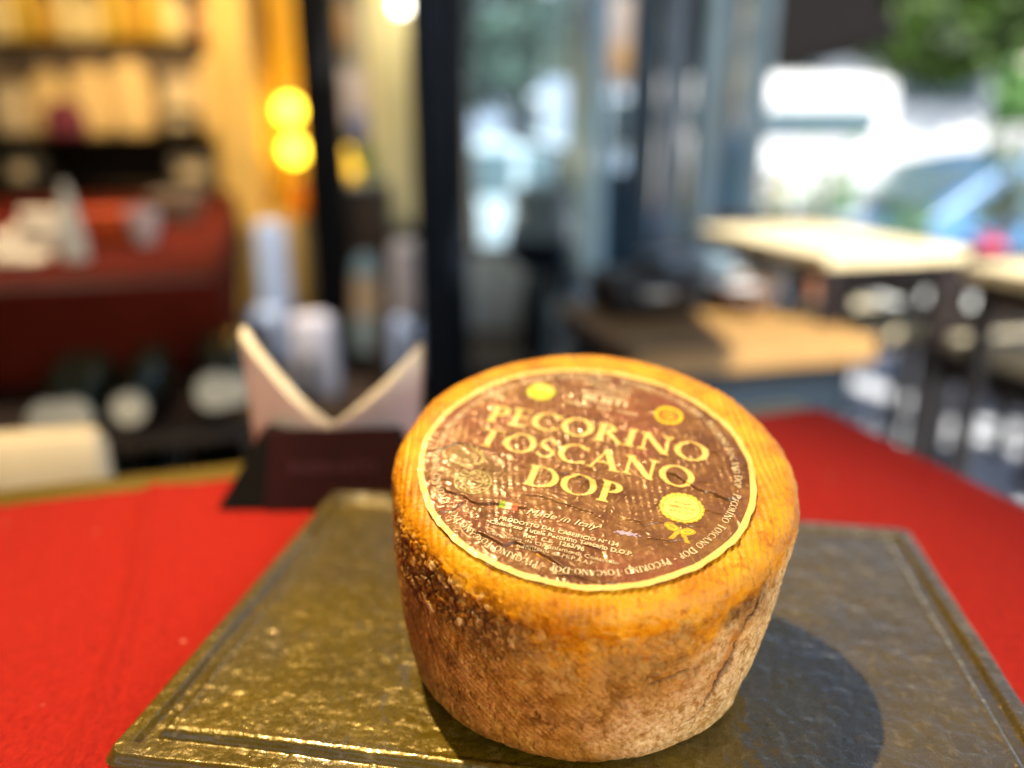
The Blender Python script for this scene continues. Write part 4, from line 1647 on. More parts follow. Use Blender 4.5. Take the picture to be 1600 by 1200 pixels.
wc = empty('narrow_cabinet', (at(440, 400, 4.1).x, 4.1, 0))
tag(wc, 'narrow ochre cabinet under the yellow alcove', 'cabinet')
bx('carcass', (0, 0, at(440, 335, 4.1).z / 2), (.30, .3, at(440, 335, 4.1).z), mat('ochre_wood', (.40, .26, .07), .6), wc, .006)
bx('door', (0, -.153, at(440, 335, 4.1).z / 2), (.25, .012, at(440, 335, 4.1).z - .08), mat('ochre_wood', (.40, .26, .07), .6), wc, .004)
spot_thing('orange_jar', 470, 335, 4.0, 'orange jar standing on the ochre cabinet below the lamps', 'jar', jar(mat('orange_preserve', (.80, .22, .01), .3), .05, .17), z=at(440, 335, 4.1).z)


# chairs in pale covers beyond the napkins
def covered_chair(px, py0, py1, wpx, Y, m, label, rz=0, seat=True):
    top = at(px, py0, Y).z
    k = Y * CP / 1250
    q = at(px, py1, Y)
    t = empty('covered_chair', (q.x, Y, 0), rz)
    tag(t, label, 'chair', 'chairs in pale covers')
    w_ = wpx * k
    zb = max(.03, q.z)
    MB().box((0, 0, (top + zb) / 2), (w_, .09, top - zb), None, .035, 3, taper=.86).build('covered_back', m, t)
    if seat:
        MB().box((0, -.2, .43), (w_ * 1.1, .34, .10), None, .03, 3).build('covered_seat', m, t)
    for sx in (-1, 1):
        for y_ in (-.32, .02):
            bx('leg', (sx * w_ * .4, y_, .19), (.03, .03, .38), M_dkwood, t, .004)
    return t


M_bluecov = mat('pale_blue_cover', (.42, .55, .78), .8, var=.08)
M_whitecov = mat('white_cover', (.66, .68, .78), .8, var=.06)
M_pinkcov = mat('blush_cover', (.66, .58, .57), .8, var=.06)
covered_chair(440, 345, 560, 56, 3.1, M_bluecov, 'tall pale blue covered chair left of the black post', seat=False)
covered_chair(425, 480, 570, 70, 2.9, M_bluecov, 'lower pale blue covered chair in front of the tall one', seat=False)
covered_chair(497, 490, 620, 82, 2.6, M_whitecov, 'white covered chair between the two napkin points', seat=False)
covered_chair(637, 375, 500, 52, 3.2, M_pinkcov, 'blush covered chair against the dark navy door frame', seat=False)
covered_chair(637, 492, 590, 56, 2.9, M_bluecov, 'pale blue covered chair below the blush covered one', seat=False)

# black post
q = at(506, 206, 3.5)
o = bx('black_post', (q.x, 3.5, 1.5), (.155, .12, 3.0), mat('black_paint', (.004, .004, .005), .6, var=.2, spec=.15), None, .008)
tag(o, 'slim black post right of the yellow alcove', 'post')

# cream curtain
q0, q1 = at(578, 206, 3.9), at(660, 206, 3.9)
cz0, cz1 = at(600, 390, 3.9).z, 2.6
nx, nz = 60, 12
V = []
for i in range(nx + 1):
    for j in range(nz + 1):
        s = i / nx
        V.append((q0.x + (q1.x - q0.x) * s, 3.9 + .022 * math.sin(s * 30) + .01 * math.sin(s * 67 + j * .2), cz0 + (cz1 - cz0) * j / nz))
F = [(i * (nz + 1) + j, (i + 1) * (nz + 1) + j, (i + 1) * (nz + 1) + j + 1, i * (nz + 1) + j + 1) for i in range(nx) for j in range(nz)]
me = poly_mesh('cream_curtain', V, F)
me.polygons.foreach_set('use_smooth', [True] * len(me.polygons))
o = link('cream_curtain', me, mat('cream_curtain', (.86, .78, .50), .9, var=.05))
o.modifiers.new('t', 'SOLIDIFY').thickness = .004
tag(o, 'long cream curtain hanging left of the navy door frame', 'curtain')
spot('curtain_spot', (-.75, 3.1, 2.7), (-.55, 3.9, 1.2), 62, (1, .88, .60), 62, .7, .05)
q = at(625, 5, 3.7)
t = empty('small_lamp', (q.x, 3.75, q.z))
tag(t, 'small white lamp glowing at the top of the cream curtain', 'lamp')
MB().lathe([(0, -.03), (.03, -.02), (.035, 0), (.03, .02), (0, .03)], n=20).build('bulb', mat('white_bulb', (1, .9, .7), .3, emit=((1, .93, .7), 6), bump=0), t)
MB().lathe([(0, .028), (.018, .028), (.018, .06), (0, .06)], n=16).build('socket', M_steel, t)

# poster board with cards, and a cabinet with goods below
q = at(548, 206, 4.2)
pb = empty('poster_board', (q.x, 4.3, 0))
tag(pb, 'dark notice board with coloured cards between post and curtain', 'notice board')
bx('board', (0, 0, 1.75), (.42, .03, 1.7), mat('board_grey', (.10, .11, .13), .7), pb, .005)
for px, py, w_, h_, colr, nm in ((530, 40, 28, 60, (.30, .17, .06), 'ochre_card'), (562, 60, 32, 90, (.30, .32, .36), 'grey_card'), (545, 150, 66, 84, (.42, .42, .60), 'lavender_card'), (566, 196, 30, 40, (.10, .16, .55), 'blue_card')):
    k = 4.25 * CP / 1250
    qq = at(px, py, 4.25)
    z_fix = {'blue_card': .008}.get(nm, 0)
    bx('card', (qq.x - q.x, -.022 - z_fix, qq.z), (w_ * k, .008, h_ * k), mat(nm, colr, .6), pb, .002)
zc = at(550, 285, 4.0).z
cb_ = empty('dark_cabinet', (at(556, 285, 3.95).x, 3.95, 0))
tag(cb_, 'dark brown cabinet below the notice board carrying fruit', 'cabinet')
bx('carcass', (0, 0, zc / 2), (.34, .32, zc - .02), mat('dark_brown_wood', (.035, .018, .010), .5), cb_, .005)
bx('cabinet_top', (0, 0, zc), (.37, .35, .025), mat('grey_stone', (.25, .24, .22), .5), cb_, .004)
M_lemon = mat('lemon_peel', (.85, .50, .03), .45, var=.12, scale=60)
for k, (px, r_) in enumerate(((522, .045), (540, .05), (552, .04))):
    q = at(px, 262, 3.9)
    MBo = MB().lathe([(0, -r_)] + [(r_ * math.sin(a) * (1 + .1 * math.cos(2 * a)), -r_ * 1.1 * math.cos(a)) for a in np.linspace(.2, 2.94, 10)] + [(0, r_ * 1.15)], n=18).build('orange', M_lemon, loc=(q.x, 3.88, zc + .0125 + r_ + (.055 if k == 1 else 0)))
    tag(MBo, ['leftmost orange', 'topmost orange', 'rightmost orange'][k] + ' piled on the dark brown cabinet', 'fruit', 'oranges on the cabinet')
q = at(577, 262, 3.9)
o = empty('potted_herb', (q.x, 3.88, zc + .0125))
tag(o, 'small green potted herb beside the oranges', 'plant')
MB().lathe([(0, 0), (.035, 0), (.045, .06), (0, .06)], n=16).build('pot', mat('green_pot', (.08, .2, .05), .5), o)
m_ = MB()
for k in range(60):
    a, r_ = rnd.uniform(0, 6.28), rnd.uniform(0, .05)
    m_.box((r_ * math.cos(a), r_ * math.sin(a), .065 + rnd.uniform(0, .08)), (.02, .012, .002), (rnd.uniform(-1, 1), rnd.uniform(-1, 1), a))
m_.build('leaves', mat('herb_green', (.12, .32, .03), .5), o)


def figure_bottle(px, py0, py1, wpx, Y, cols, label):
    k = Y * CP / 1250
    q, q2 = at(px, py1, Y), at(px, py0, Y)
    t = empty('ceramic_bottle', (q.x, Y, q.z))
    tag(t, label, 'bottle')
    h_ = q2.z - q.z
    r_ = wpx * k / 2
    MB().lathe([(0, 0), (r_ * .95, 0), (r_, h_ * .08), (r_, h_ * .38)], n=24).build('foot', cols[0], t)
    MB().lathe([(r_, h_ * .381), (r_ * .92, h_ * .6), (r_ * .85, h_ * .8)], n=24).build('body', cols[1], t)
    MB().lathe([(r_ * .85, h_ * .801), (r_ * .7, h_ * .92), (r_ * .4, h_), (0, h_)], n=24).build('shoulder', cols[2], t)
    return t


bs = bx('side_stand', (at(578, 540, 3.4).x, 3.4, at(578, 545, 3.4).z / 2 - .003), (.16, .16, at(578, 545, 3.4).z - .006), mat('black_paint', (.006, .006, .007), .5), None, .005)
tag(bs, 'low black stand under the banded ceramic bottle', 'stand')
figure_bottle(578, 398, 545, 54, 3.4, (mat('pale_teal_glaze', (.40, .52, .54), .4), mat('tan_glaze', (.50, .36, .22), .5), mat('blue_grey_glaze', (.16, .24, .28), .4)), 'tan bottle with pale teal foot between post and door frame')

# ================================================================== DOORS
M_navy = mat('navy_door_paint', (.005, .009, .015), .5, var=.2, spec=.25)
M_slate = mat('slate_blue_paint', (.035, .060, .085), .4, var=.2)
q0, q1 = at(655, 206, 2.9), at(705, 206, 2.9)
o = bx('door_jamb', ((q0.x + q1.x) / 2 - .008, 2.9, 1.5), ((q1.x - q0.x) * 1.22, .10, 3.0), M_navy, None, .006)
tag(o, 'dark navy upright door jamb behind the napkins', 'door frame')

glass = N('clear_glass')
out = glass.t.nodes['Material Output']
tr = glass.t.nodes.new('ShaderNodeBsdfTransparent')
tr.inputs[0].default_value = (.88, .95, .98, 1)
gl = glass.t.nodes.new('ShaderNodeBsdfGlossy')
gl.inputs['Roughness'].default_value = .03
fr = glass.t.nodes.new('ShaderNodeFresnel')
fr.inputs[0].default_value = 1.5
mx = glass.t.nodes.new('ShaderNodeMixShader')
glass.l(glass.ramp(fr.outputs[0], [(0, .02), (1, 1.0)]), mx.inputs[0])
glass.l(tr.outputs[0], mx.inputs[1])
glass.l(gl.outputs[0], mx.inputs[2])
glass.l(mx.outputs[0], out.inputs['Surface'])


def door_leaf(x0, y0, x1, y1, m, label, fw=.07):
    a, b = Vector((x0, y0, 0)), Vector((x1, y1, 0))
    L = (b - a).length
    t = empty('glass_door', tuple(a), math.atan2(y1 - y0, x1 - x0))
    tag(t, label, 'door')
    bx('stile', (fw / 2, 0, 1.35), (fw, .05, 2.7), m, t, .006)
    bx('stile', (L - fw / 2, 0, 1.35), (fw, .05, 2.7), m, t, .006)
    bx('rail', (L / 2, 0, .07), (L - 2 * fw - .002, .046, .14), m, t, .006)
    bx('rail', (L / 2, 0, 2.64), (L - 2 * fw - .002, .046, .11), m, t, .006)
    bx('pane', (L / 2, 0, 1.36), (L - 2 * fw - .002, .008, 2.43), glass.m, t, .001)
    return t


def X(px, Y):
    return at(px, 206, Y).x


door_leaf(X(707, 2.95), 2.95, X(1004, 3.05), 3.05, M_navy, 'wide glass door leaf beside the navy jamb', .05)
door_leaf(X(1002, 2.85), 2.85, X(1046, 3.8), 3.8, mat('deep_navy_paint', (.004, .014, .028), .45), 'folded navy door leaf seen edge on, nearest the glass door', .09)
door_leaf(X(1047, 2.80), 2.80, X(1098, 3.9), 3.9, mat('grey_navy_paint', (.035, .050, .075), .45), 'grey blue folded door leaf, second of the three', .09)
door_leaf(X(1100, 2.9), 2.9, X(1188, 3.6), 3.6, mat('pale_slate_paint', (.075, .11, .135), .45), 'palest folded door leaf nearest the terrace', .10)
tag(bx('door_header', (.55, 3.1, 2.78), (1.9, .3, .14), M_navy, None, .006), 'navy header beam over the folded glass doors', 'beam')

# ================================================================== OUTSIDE, THROUGH THE GLASS
M_facade = mat('lavender_render', (.38, .45, .58), .8, var=.08, scale=2)


def building(name, x, y, w_, d_, h_, m, label, cols, rows, wz0=1.0, dz=2.9):
    t = empty(name, (x, y, -.55))
    tag(t, label, 'building')
    bx('wall', (0, 0, h_ / 2), (w_, d_, h_), m, t, .02)
    MB().box((0, 0, h_ + .12), (w_ + .5, d_ + .5, .24), None, .03).build('roof', mat('roof_tile', (.25, .12, .07), .8), t)
    mg = mat('window_glass', (.05, .07, .09), .1)
    mf = mat('window_frame_white', (.7, .7, .68), .5)
    for i in range(cols):
        for j in range(rows):
            wx = -w_ / 2 + w_ * (i + .5) / cols
            o = MB().box((0, 0, 0), (1.15, .08, 1.5), None, .01).build('window', mf, t, loc=(wx, -d_ / 2 - .03, wz0 + .8 + j * dz))
            MB().box((0, -.05, 0), (.95, .03, 1.3), None, .004).build('pane', mg, o)
    return t


building('lavender_building', 3.2, 27, 14, 6, 9, M_facade, 'pale lavender building across the street behind the glass door', 5, 3)
building('cream_building', 19, 29, 15, 6, 10, mat('cream_render', (.7, .64, .52), .8), 'cream building across the street behind the trees on the right', 5, 3)
building('ochre_building', -12, 27, 13, 6, 9, mat('ochre_render', (.55, .42, .22), .8), 'ochre building across the street, far left', 4, 3)


# trees
def tree(name, x, y, z0, h_, cr, label, m_leaf, trunk_r=.1, n_leaf=2600, seed=1, flat=.8, leaf=.09):
    rg = np.random.default_rng(seed)
    t = empty(name, (x, y, z0))
    tag(t, label, 'tree')
    m = MB()
    th = h_ - cr * .9
    pts = [(0, 0, 0), (.03, .02, th * .35), (-.03, .03, th * .7), (.02, 0, th)]
    m.tube(pts, [trunk_r, trunk_r * .85, trunk_r * .7, trunk_r * .5], 10)
    cl_c = []
    for k in range(9):
        a = k * 2.4
        tip = Vector((math.cos(a) * cr * rg.uniform(.4, .8), math.sin(a) * cr * rg.uniform(.4, .8), th + cr * rg.uniform(-.2, .8) * flat))
        m.tube([(0, 0, th * rg.uniform(.75, .98)), tuple(tip * .5 + Vector((0, 0, th * .5))), tuple(tip)], [trunk_r * .4, trunk_r * .25, trunk_r * .08], 6)
        cl_c.append((tip, cr * rg.uniform(.32, .5)))
    m.build('trunk', mat('bark', (.10, .07, .045), .9), t)
    V, F = [], []
    for k in range(n_leaf):
        c_, r_ = cl_c[rg.integers(len(cl_c))]
        d_ = rg.normal(size=3)
        d_ /= np.linalg.norm(d_)
        p_ = np.array(c_) + d_ * r_ * (rg.random() ** .4) * np.array([1, 1, flat])
        a_ = rg.normal(size=3); a_ /= np.linalg.norm(a_)
        b_ = np.cross(a_, rg.normal(size=3)); b_ /= np.linalg.norm(b_) + 1e-9
        s_ = leaf * rg.uniform(.6, 1.3)
        i0 = len(V)
        V += [p_ - a_ * s_, p_ + b_ * s_ * .45, p_ + a_ * s_, p_ - b_ * s_ * .45]
        F.append((i0, i0 + 1, i0 + 2, i0 + 3))
    link('crown', poly_mesh('crown', V, F), m_leaf, t)
    return t


def leafmat(name, a, b):
    n = N(name)
    n.set(Base_Color=n.ramp(n.noise(2.2, 4), [(.3, a), (.7, b)]), Roughness=.5)
    n.b.inputs['Subsurface Weight'].default_value = 0
    return n.m


LM1 = leafmat('leaf_dark_green', (.012, .030, .004), (.075, .15, .012))
LM2 = leafmat('leaf_teal_green', (.035, .075, .055), (.09, .17, .12))
LM3 = leafmat('leaf_olive', (.10, .13, .03), (.26, .30, .07))
LM4 = leafmat('leaf_mid_green', (.08, .20, .05), (.17, .36, .10))
q = at(800, 120, 9.0)
tree('teal_tree', q.x, 9.0, -.55, 3.1, 1.15, 'dark teal green tree behind the glass door', LM2, seed=3, n_leaf=2600, leaf=.10)
q = at(728, 120, 6.0)
tree('olive_tree', q.x, 6.0, -.55, 3.1, .55, 'slim olive coloured tree just right of the navy jamb', LM3, seed=5, n_leaf=2200, leaf=.07, trunk_r=.07)
q = at(1455, 60, 12.4)
tree('street_tree', q.x, 12.4, -.55, 5.3, 2.6, 'leafy green tree overhanging the street at the upper right', LM1, seed=7, n_leaf=9000, leaf=.17, flat=.62, trunk_r=.14)
for i, (px, Y) in enumerate(((1330, 19.5), (1480, 19.8), (1610, 19.2), (1200, 19.4))):
    q = at(px, 150, Y)
    tree('far_tree', q.x, Y, -.42, 3.5, 1.5, ['light green street tree far behind the awning edge', 'light green street tree far behind the white van', 'light green street tree far off at the right edge', 'light green street tree far off near the folded doors'][i], LM4, seed=20 + i, n_leaf=1500, leaf=.22)


# cars
def car(name, x, y, z0, L, rz, paint, label, h_=1.45, van=False, cat='car'):
    t = empty(name, (x, y, z0), rz)
    tag(t, label, cat)
    hl = L / 2
    if van:
        prof = [(-hl, .35), (-hl, 1.0), (-hl + .1, h_ * .97), (-hl + .4, h_), (hl - 1.45, h_), (hl - 1.1, h_ * .95), (hl - .55, h_ * .60), (hl - .06, h_ * .50), (hl, .7), (hl, .35)]
    else:
        prof = [(-hl, .38), (-hl + .02, .78), (-hl + .12, .93), (-hl + .75, .98), (-hl + 1.25, h_ - .06), (-hl + 1.7, h_), (hl - 1.9, h_), (hl - 1.5, h_ - .08), (hl - .95, .98), (hl - .2, .84), (hl, .70), (hl, .36)]
    W2 = .86
    V, F = [], []
    yy = [(-W2, .93), (-W2 * .96, 1.0), (-W2 * .5, 1.02), (W2 * .5, 1.02), (W2 * .96, 1.0), (W2, .93)]
    n_ = len(prof)
    for y_, s_ in yy:
        for (px_, pz_) in prof:
            tum = 1 - .16 * max(0, (pz_ - .9) / (h_ - .9))
            V.append((px_ * (1 if abs(y_) < W2 * .97 else .985), y_ * tum, .36 + (pz_ - .36) * s_))
    for k in range(len(yy) - 1):
        for i in range(n_ - 1):
            a0 = k * n_ + i
            F.append((a0, a0 + 1, a0 + n_ + 1, a0 + n_))
    F.append(tuple(range(n_))[::-1])
    F.append(tuple(range((len(yy) - 1) * n_, len(yy) * n_)))
    F.append(tuple([k * n_ for k in range(len(yy))] + [k * n_ + n_ - 1 for k in reversed(range(len(yy)))]))
    o = link('body', poly_mesh('body', V, F), paint, t)
    bv = o.modifiers.new('b', 'BEVEL')
    bv.width = .03
    bv.segments = 3
    o.data.polygons.foreach_set('use_smooth', [True] * len(o.data.polygons))
    mg = mat('car_glass', (.10, .16, .19), .15, bump=0, var=.1)
    for sd in (-1, 1):
        if van:
            w_pts = [(hl - 1.5, 1.05), (hl - .95, 1.05), (hl - 1.25, h_ - .14), (hl - 1.5, h_ - .12)]
            wins = [w_pts]
        else:
            wins = [[(-hl + .95, 1.0), (-.1, 1.0), (-.1, h_ - .1), (-hl + 1.45, h_ - .1)], [(0, 1.0), (hl - 1.2, 1.0), (hl - 1.62, h_ - .1), (0, h_ - .1)]]
        for wn in wins:
            def yo(z):
                return sd * (W2 * (1 - .16 * max(0, (z - .9) / (h_ - .9))) + .012)
            vv = [(a_, yo(b_), b_) for a_, b_ in wn] + [(a_, yo(b_) - sd * .03, b_) for a_, b_ in wn]
            link('side_window', poly_mesh('side_window', vv, [(0, 1, 2, 3), (4, 7, 6, 5), (0, 4, 5, 1), (1, 5, 6, 2), (2, 6, 7, 3), (3, 7, 4, 0)]), mg, t)
    if van:
        bx('rear_window', (-hl - .004, 0, h_ * .80), (.03, 1.1, .24), mg, t, .01)
        bx('number_plate', (-hl - .008, 0, .62), (.02, .52, .11), mat('plate', (.75, .75, .7), .5), t, .003)
    a_, b_ = ((hl - 1.1, h_ * .95), (hl - .55, h_ * .60)) if van else ((hl - 1.55, h_ - .09), (hl - .98, 1.0))
    vv = []
    for (xx, zz) in ((a_[0] + .03, a_[1] - .02), (b_[0] - .01, b_[1] + .03)):
        for sd in (-1, 1):
            vv.append((xx + .03, sd * (.68 if zz > 1.2 else .74), zz + .03))
    link('windscreen', poly_mesh('windscreen', vv, [(0, 1, 3, 2)]), mg, t).modifiers.new('t', 'SOLIDIFY').thickness = .02
    for xw in (-hl + .78, hl - .78):
        for sd in (-1, 1):
            wl = MB().lathe([(.18, -.10), (.30, -.10), (.33, -.06), (.33, .06), (.30, .10), (.18, .10)], rot=(math.pi / 2, 0, 0), n=26).build('wheel', mat('tyre', (.015, .015, .016), .8), t, loc=(xw, sd * .76, .33))
            MB().lathe([(0, -.09), (.185, -.09), (.185, .09), (0, .09)], rot=(math.pi / 2, 0, 0), n=20).build('rim', M_steel, wl)
    for sd in (-1, 1):
        MB().lathe([(0, 0), (.09, 0), (.08, .05), (0, .06)], rot=(0, math.pi / 2, 0), n=16).build('headlight', mat('lamp_lens', (.8, .82, .85), .1, bump=0), t, loc=(hl - .02, sd * .62, .66))
        bx('tail_light', (-hl - .005, sd * .66, .74), (.04, .2, .12), mat('tail_red', (.5, .01, .01), .3), t, .01)
    return t


P_white = mat('white_car_paint', (.80, .81, .82), .25, var=.02, bump=0, coat=.8)
P_blue = mat('blue_car_paint', (.08, .22, .45), .3, var=.05, bump=0, coat=.8)
P_sky = mat('pale_blue_car_paint', (.32, .50, .62), .3, var=.05, bump=0, coat=.8)
P_silver = mat('silver_car_paint', (.55, .66, .74), .25, metallic=.0, var=.03, bump=0, coat=.8)
car('blue_car', 3.75, 6.3, -.55, 4.0, math.pi + .05, P_blue, 'blue car parked right beyond the terrace tables', 1.42)
car('white_van', 3.10, 10.6, -.55, 4.4, math.pi / 2, P_white, 'white van seen from behind beyond the terrace, beside the folded doors', 2.1, True, 'van')
car('parked_car', .1, 8.6, -.55, 4.1, .03, P_silver, 'silver white car seen through the glass door', 1.5)
car('pale_car', 6.7, 9.4, -.55, 4.2, .08, P_white, 'white car at the right edge behind the blue car', 1.66)
car('white_van', 5.35, 13.2, -.55, 4.4, math.pi / 2 + .1, P_white, 'white van seen from behind, further back under the tree', 2.55, True, 'van')
car('pale_car', 4.4, 14.8, -.55, 4.2, .02, P_white, 'white car between the two white vans', 1.6)
car('pale_blue_car', 5.2, 12.6, -.55, 4.2, 0.0, P_sky, 'pale blue car on the far side of the street', 1.6)

# things just outside the glass door
q = at(765, 560, 3.9)
pt = empty('stone_planter', (at(765, 206, 4.3).x, 4.3, 0))
tag(pt, 'pale lavender grey planter standing outside the glass door', 'planter')
zt = at(765, 392, 4.3).z
MB().box((0, 0, zt / 2), (.42, .36, zt), None, .02, 3, taper=1.06).build('box', mat('lavender_stone', (.62, .65, .78), .7), pt)
MB().box((0, 0, zt - .005), (.38, .32, .03), None, .004).build('soil', mat('soil', (.03, .02, .015), .9), pt)
q = at(860, 470, 4.0)
sc = empty('parked_scooter', (q.x, 4.0, 0), R(80))
tag(sc, 'dark navy scooter parked outside the glass door', 'scooter')
M_scoot = mat('scooter_navy', (.015, .03, .06), .3, var=.1, coat=.5)
MB().tube([(-.5, 0, .55), (-.2, 0, .62), (.1, 0, .45), (.35, 0, .35), (.5, 0, .6), (.55, 0, .9)], [.14, .17, .12, .09, .10, .05], 14).build('body', M_scoot, sc)
MB().box((-.22, 0, .74), (.6, .24, .09), None, .035, 3).build('saddle', M_blk, sc)
MB().tube([(.55, -.3, .98), (.56, 0, .92), (.55, .3, .98)], .018).build('handlebar', M_blk, sc)
for x_ in (-.5, .62):
    MB().lathe([(.10, -.045), (.19, -.045), (.225, 0), (.19, .045), (.10, .045), (.02, .03), (.02, -.03), (.10, -.045)], rot=(math.pi / 2, 0, 0), n=24).build('wheel', mat('tyre', (.015, .015, .016), .8), sc, loc=(x_, 0, .225))
q = at(917, 206, 4.45)
pc = empty('pale_column', (q.x, 4.45, 0))
tag(pc, 'pale blue round column seen through the glass door', 'column')
MB().lathe([(.115, .16), (.105, .3), (.10, 2.5), (.12, 2.7), (0, 2.7)], n=30).build('shaft', mat('pale_blue_render', (.58, .74, .80), .7, var=.05), pc)
MB().lathe([(0, 0), (.16, 0), (.16, .10), (.12, .16), (0, .16)], n=30).build('column_base', mat('pale_blue_render', (.58, .74, .80), .7), pc)
q = at(968, 60, 5.2)
k = 5.2 * CP / 1250
sg = empty('hanging_sign', (q.x, 5.25, 0))
tag(sg, 'peach coloured hanging sign high behind the glass door', 'sign')
bx('sign_board', (0, 0, at(968, 66, 5.25).z), (52 * k, .03, 130 * k), mat('peach_sign', (.32, .22, .18), .6), sg, .01)
bx('orange_panel', (-.0, -.02, at(968, 92, 5.25).z), (30 * k, .012, 44 * k), mat('orange_sign', (.32, .15, .04), .6), sg, .003)
bx('sign_post', (0, .05, 1.1), (.04, .04, 2.9), M_blk, sg, .004)
o = bx('bin_cabinet', (at(968, 206, 4.8).x, 4.8, .40), (.20, .25, .80), mat('deep_teal', (.02, .06, .10), .5), None, .01)
tag(o, 'dark teal cabinet behind the glass door beside the column', 'cabinet')

# ================================================================== TERRACE FURNITURE
M_pine = mat('sunlit_pine', (.84, .70, .42), .45, var=.12, scale=5)
M_oak = mat('tan_oak', (.34, .19, .06), .5, var=.18, scale=6)
M_frame = mat('dark_brown_frame', (.013, .007, .006), .5, var=.2)


def slatted_table(name, cx, cy, w_, d_, rz, h_, m_top, m_leg, label, planks=6, apron=.035):
    t = empty(name, (cx, cy, .024), rz)
    tag(t, label, 'table')
    pw = d_ / planks
    me = None
    for k in range(planks):
        loc = (0, -d_ / 2 + pw * (k + .5), h_ - .014)
        if me is None:
            o = bx('plank', loc, (w_, pw - .004, .028), m_top, t, .003)
            me = o.data
        else:
            link('plank', me, None, t, loc=loc)
    for sy in (-1, 1):
        bx('apron', (0, sy * (d_ / 2 - .04), h_ - .03 - apron / 2), (w_ - .12, .022, apron), m_leg, t, .003)
    for sx in (-1, 1):
        bx('apron', (sx * (w_ / 2 - .04), 0, h_ - .03 - apron / 2), (.022, d_ - .12, apron), m_leg, t, .003)
        for sy in (-1, 1):
            bx('leg', (sx * (w_ / 2 - .04), sy * (d_ / 2 - .04), (h_ - .03) / 2), (.034, .034, h_ - .03), m_leg, t, .004)
    return t


slatted_table('terrace_table', .83, 2.18, .40, .62, R(16), .722, M_pine, M_frame, 'sunlit pine terrace table left of the other, glaring white')
slatted_table('terrace_table', 1.44, 1.66, .86, .38, R(16), .722, M_pine, M_frame, 'sunlit pine terrace table at the right edge of the photo', apron=.06)

# wooden bench box with navy front
q = at(1130, 520, 1.85)
bn = empty('bench_box', (.50, 1.93, 0), R(14))
tag(bn, 'tan topped bench box with navy front behind the cheese', 'bench')
bx('carcass', (-.03, .01, .275), (.52, .46, .54), mat('navy_panel', (.004, .014, .026), .5), bn, .006)
for k in range(4):
    bx('plank', (-.03, -.19 + k * .132, .562), (.58, .126, .03), M_oak, bn, .004)
bx('front_rail', (-.03, -.262, .55), (.58, .012, .055), M_oak, bn, .003)

# dark things on the bench
q = at(1010, 470, 2.05)
M_darkcase = mat('dark_case', (.012, .012, .014), .5)
t = empty('dark_case', (.33, 2.03, .577), R(14))
tag(t, 'black case lying on the left part of the bench box', 'case')
bx('case_body', (0, 0, .05), (.22, .2, .10), M_darkcase, t, .012)
bx('handle', (0, -.108, .06), (.08, .012, .02), M_steel, t, .004)
t = empty('blue_grey_case', (.45, 2.10, .577), R(20))
tag(t, 'slate blue case with pale lid behind the black case', 'case')
bx('case_body', (0, 0, .055), (.20, .16, .11), mat('slate_case', (.05, .07, .09), .4), t, .01)
bx('lid', (0, 0, .122), (.205, .165, .022), mat('slate_lid', (.22, .30, .36), .3), t, .006)
spot_thing('wicker_basket', 1160, 480, 2.0, 'brown wicker basket with pale cloth on the bench box', 'basket', bowl_b(.085, .075, mat('brown_wicker', (.16, .09, .05), .8), mat('pale_linen', (.5, .52, .55), .8)), z=.577)
spot_thing('white_bowl', 1200, 425, 2.15, 'pale grey white bowl at the right end of the bench box', 'bowl', bowl_b(.06, .10, mat('greywhite_china', (.6, .62, .64), .3)), z=.577)


def terrace_chair(x, y, rz, label, mp):
    t = empty('terrace_chair', (x, y, .024), rz)
    tag(t, label, 'chair', 'terrace chairs with pale cushions')
    for sx in (-1, 1):
        bx('leg', (sx * .20, -.19, .22), (.036, .036, .44), M_frame, t, .004)
        bx('leg', (sx * .20, .20, .355), (.036, .036, .71), M_frame, t, .004)
        bx('side_rail', (sx * .20, .005, .40), (.026, .34, .05), M_frame, t, .003)
    for k in range(3):
        bx('slat', (0, .20, .53 + k * .075), (.36, .02, .04), M_frame, t, .004)
    for k in range(5):
        bx('seat_slat', (0, -.17 + k * .085, .43), (.40, .07, .018), M_frame, t, .003)
    bx('cushion', (0, -.005, .465), (.38, .38, .05), mp, t, .02)
    return t


M_cush = mat('beige_cushion', (.66, .58, .40), .9, var=.08)
M_cush2 = mat('pale_grey_cushion', (.60, .62, .60), .9, var=.08)
terrace_chair(.98, 2.30, R(200), 'terrace chair with beige cushion under the glaring pine table', M_cush)
terrace_chair(1.34, 2.55, R(100), 'terrace chair with pale grey cushion between the two pine tables', M_cush2)
terrace_chair(1.36, 1.90, R(15), 'terrace chair with beige cushion pushed under the right pine table', M_cush)
terrace_chair(.93, 3.3, R(170), 'terrace chair with pale grey cushion furthest back on the terrace', M_cush2)
terrace_chair(1.95, 2.6, R(250), 'terrace chair with beige cushion at the right edge of the photo', M_cush)

# pink and red bags by the blue car
q = at(1545, 385, 3.0)
bag = empty('shopping_bag', (q.x, 3.0, .024), .3)
tag(bag, 'raspberry red shopping bag on a crate behind the right pine table', 'bag')
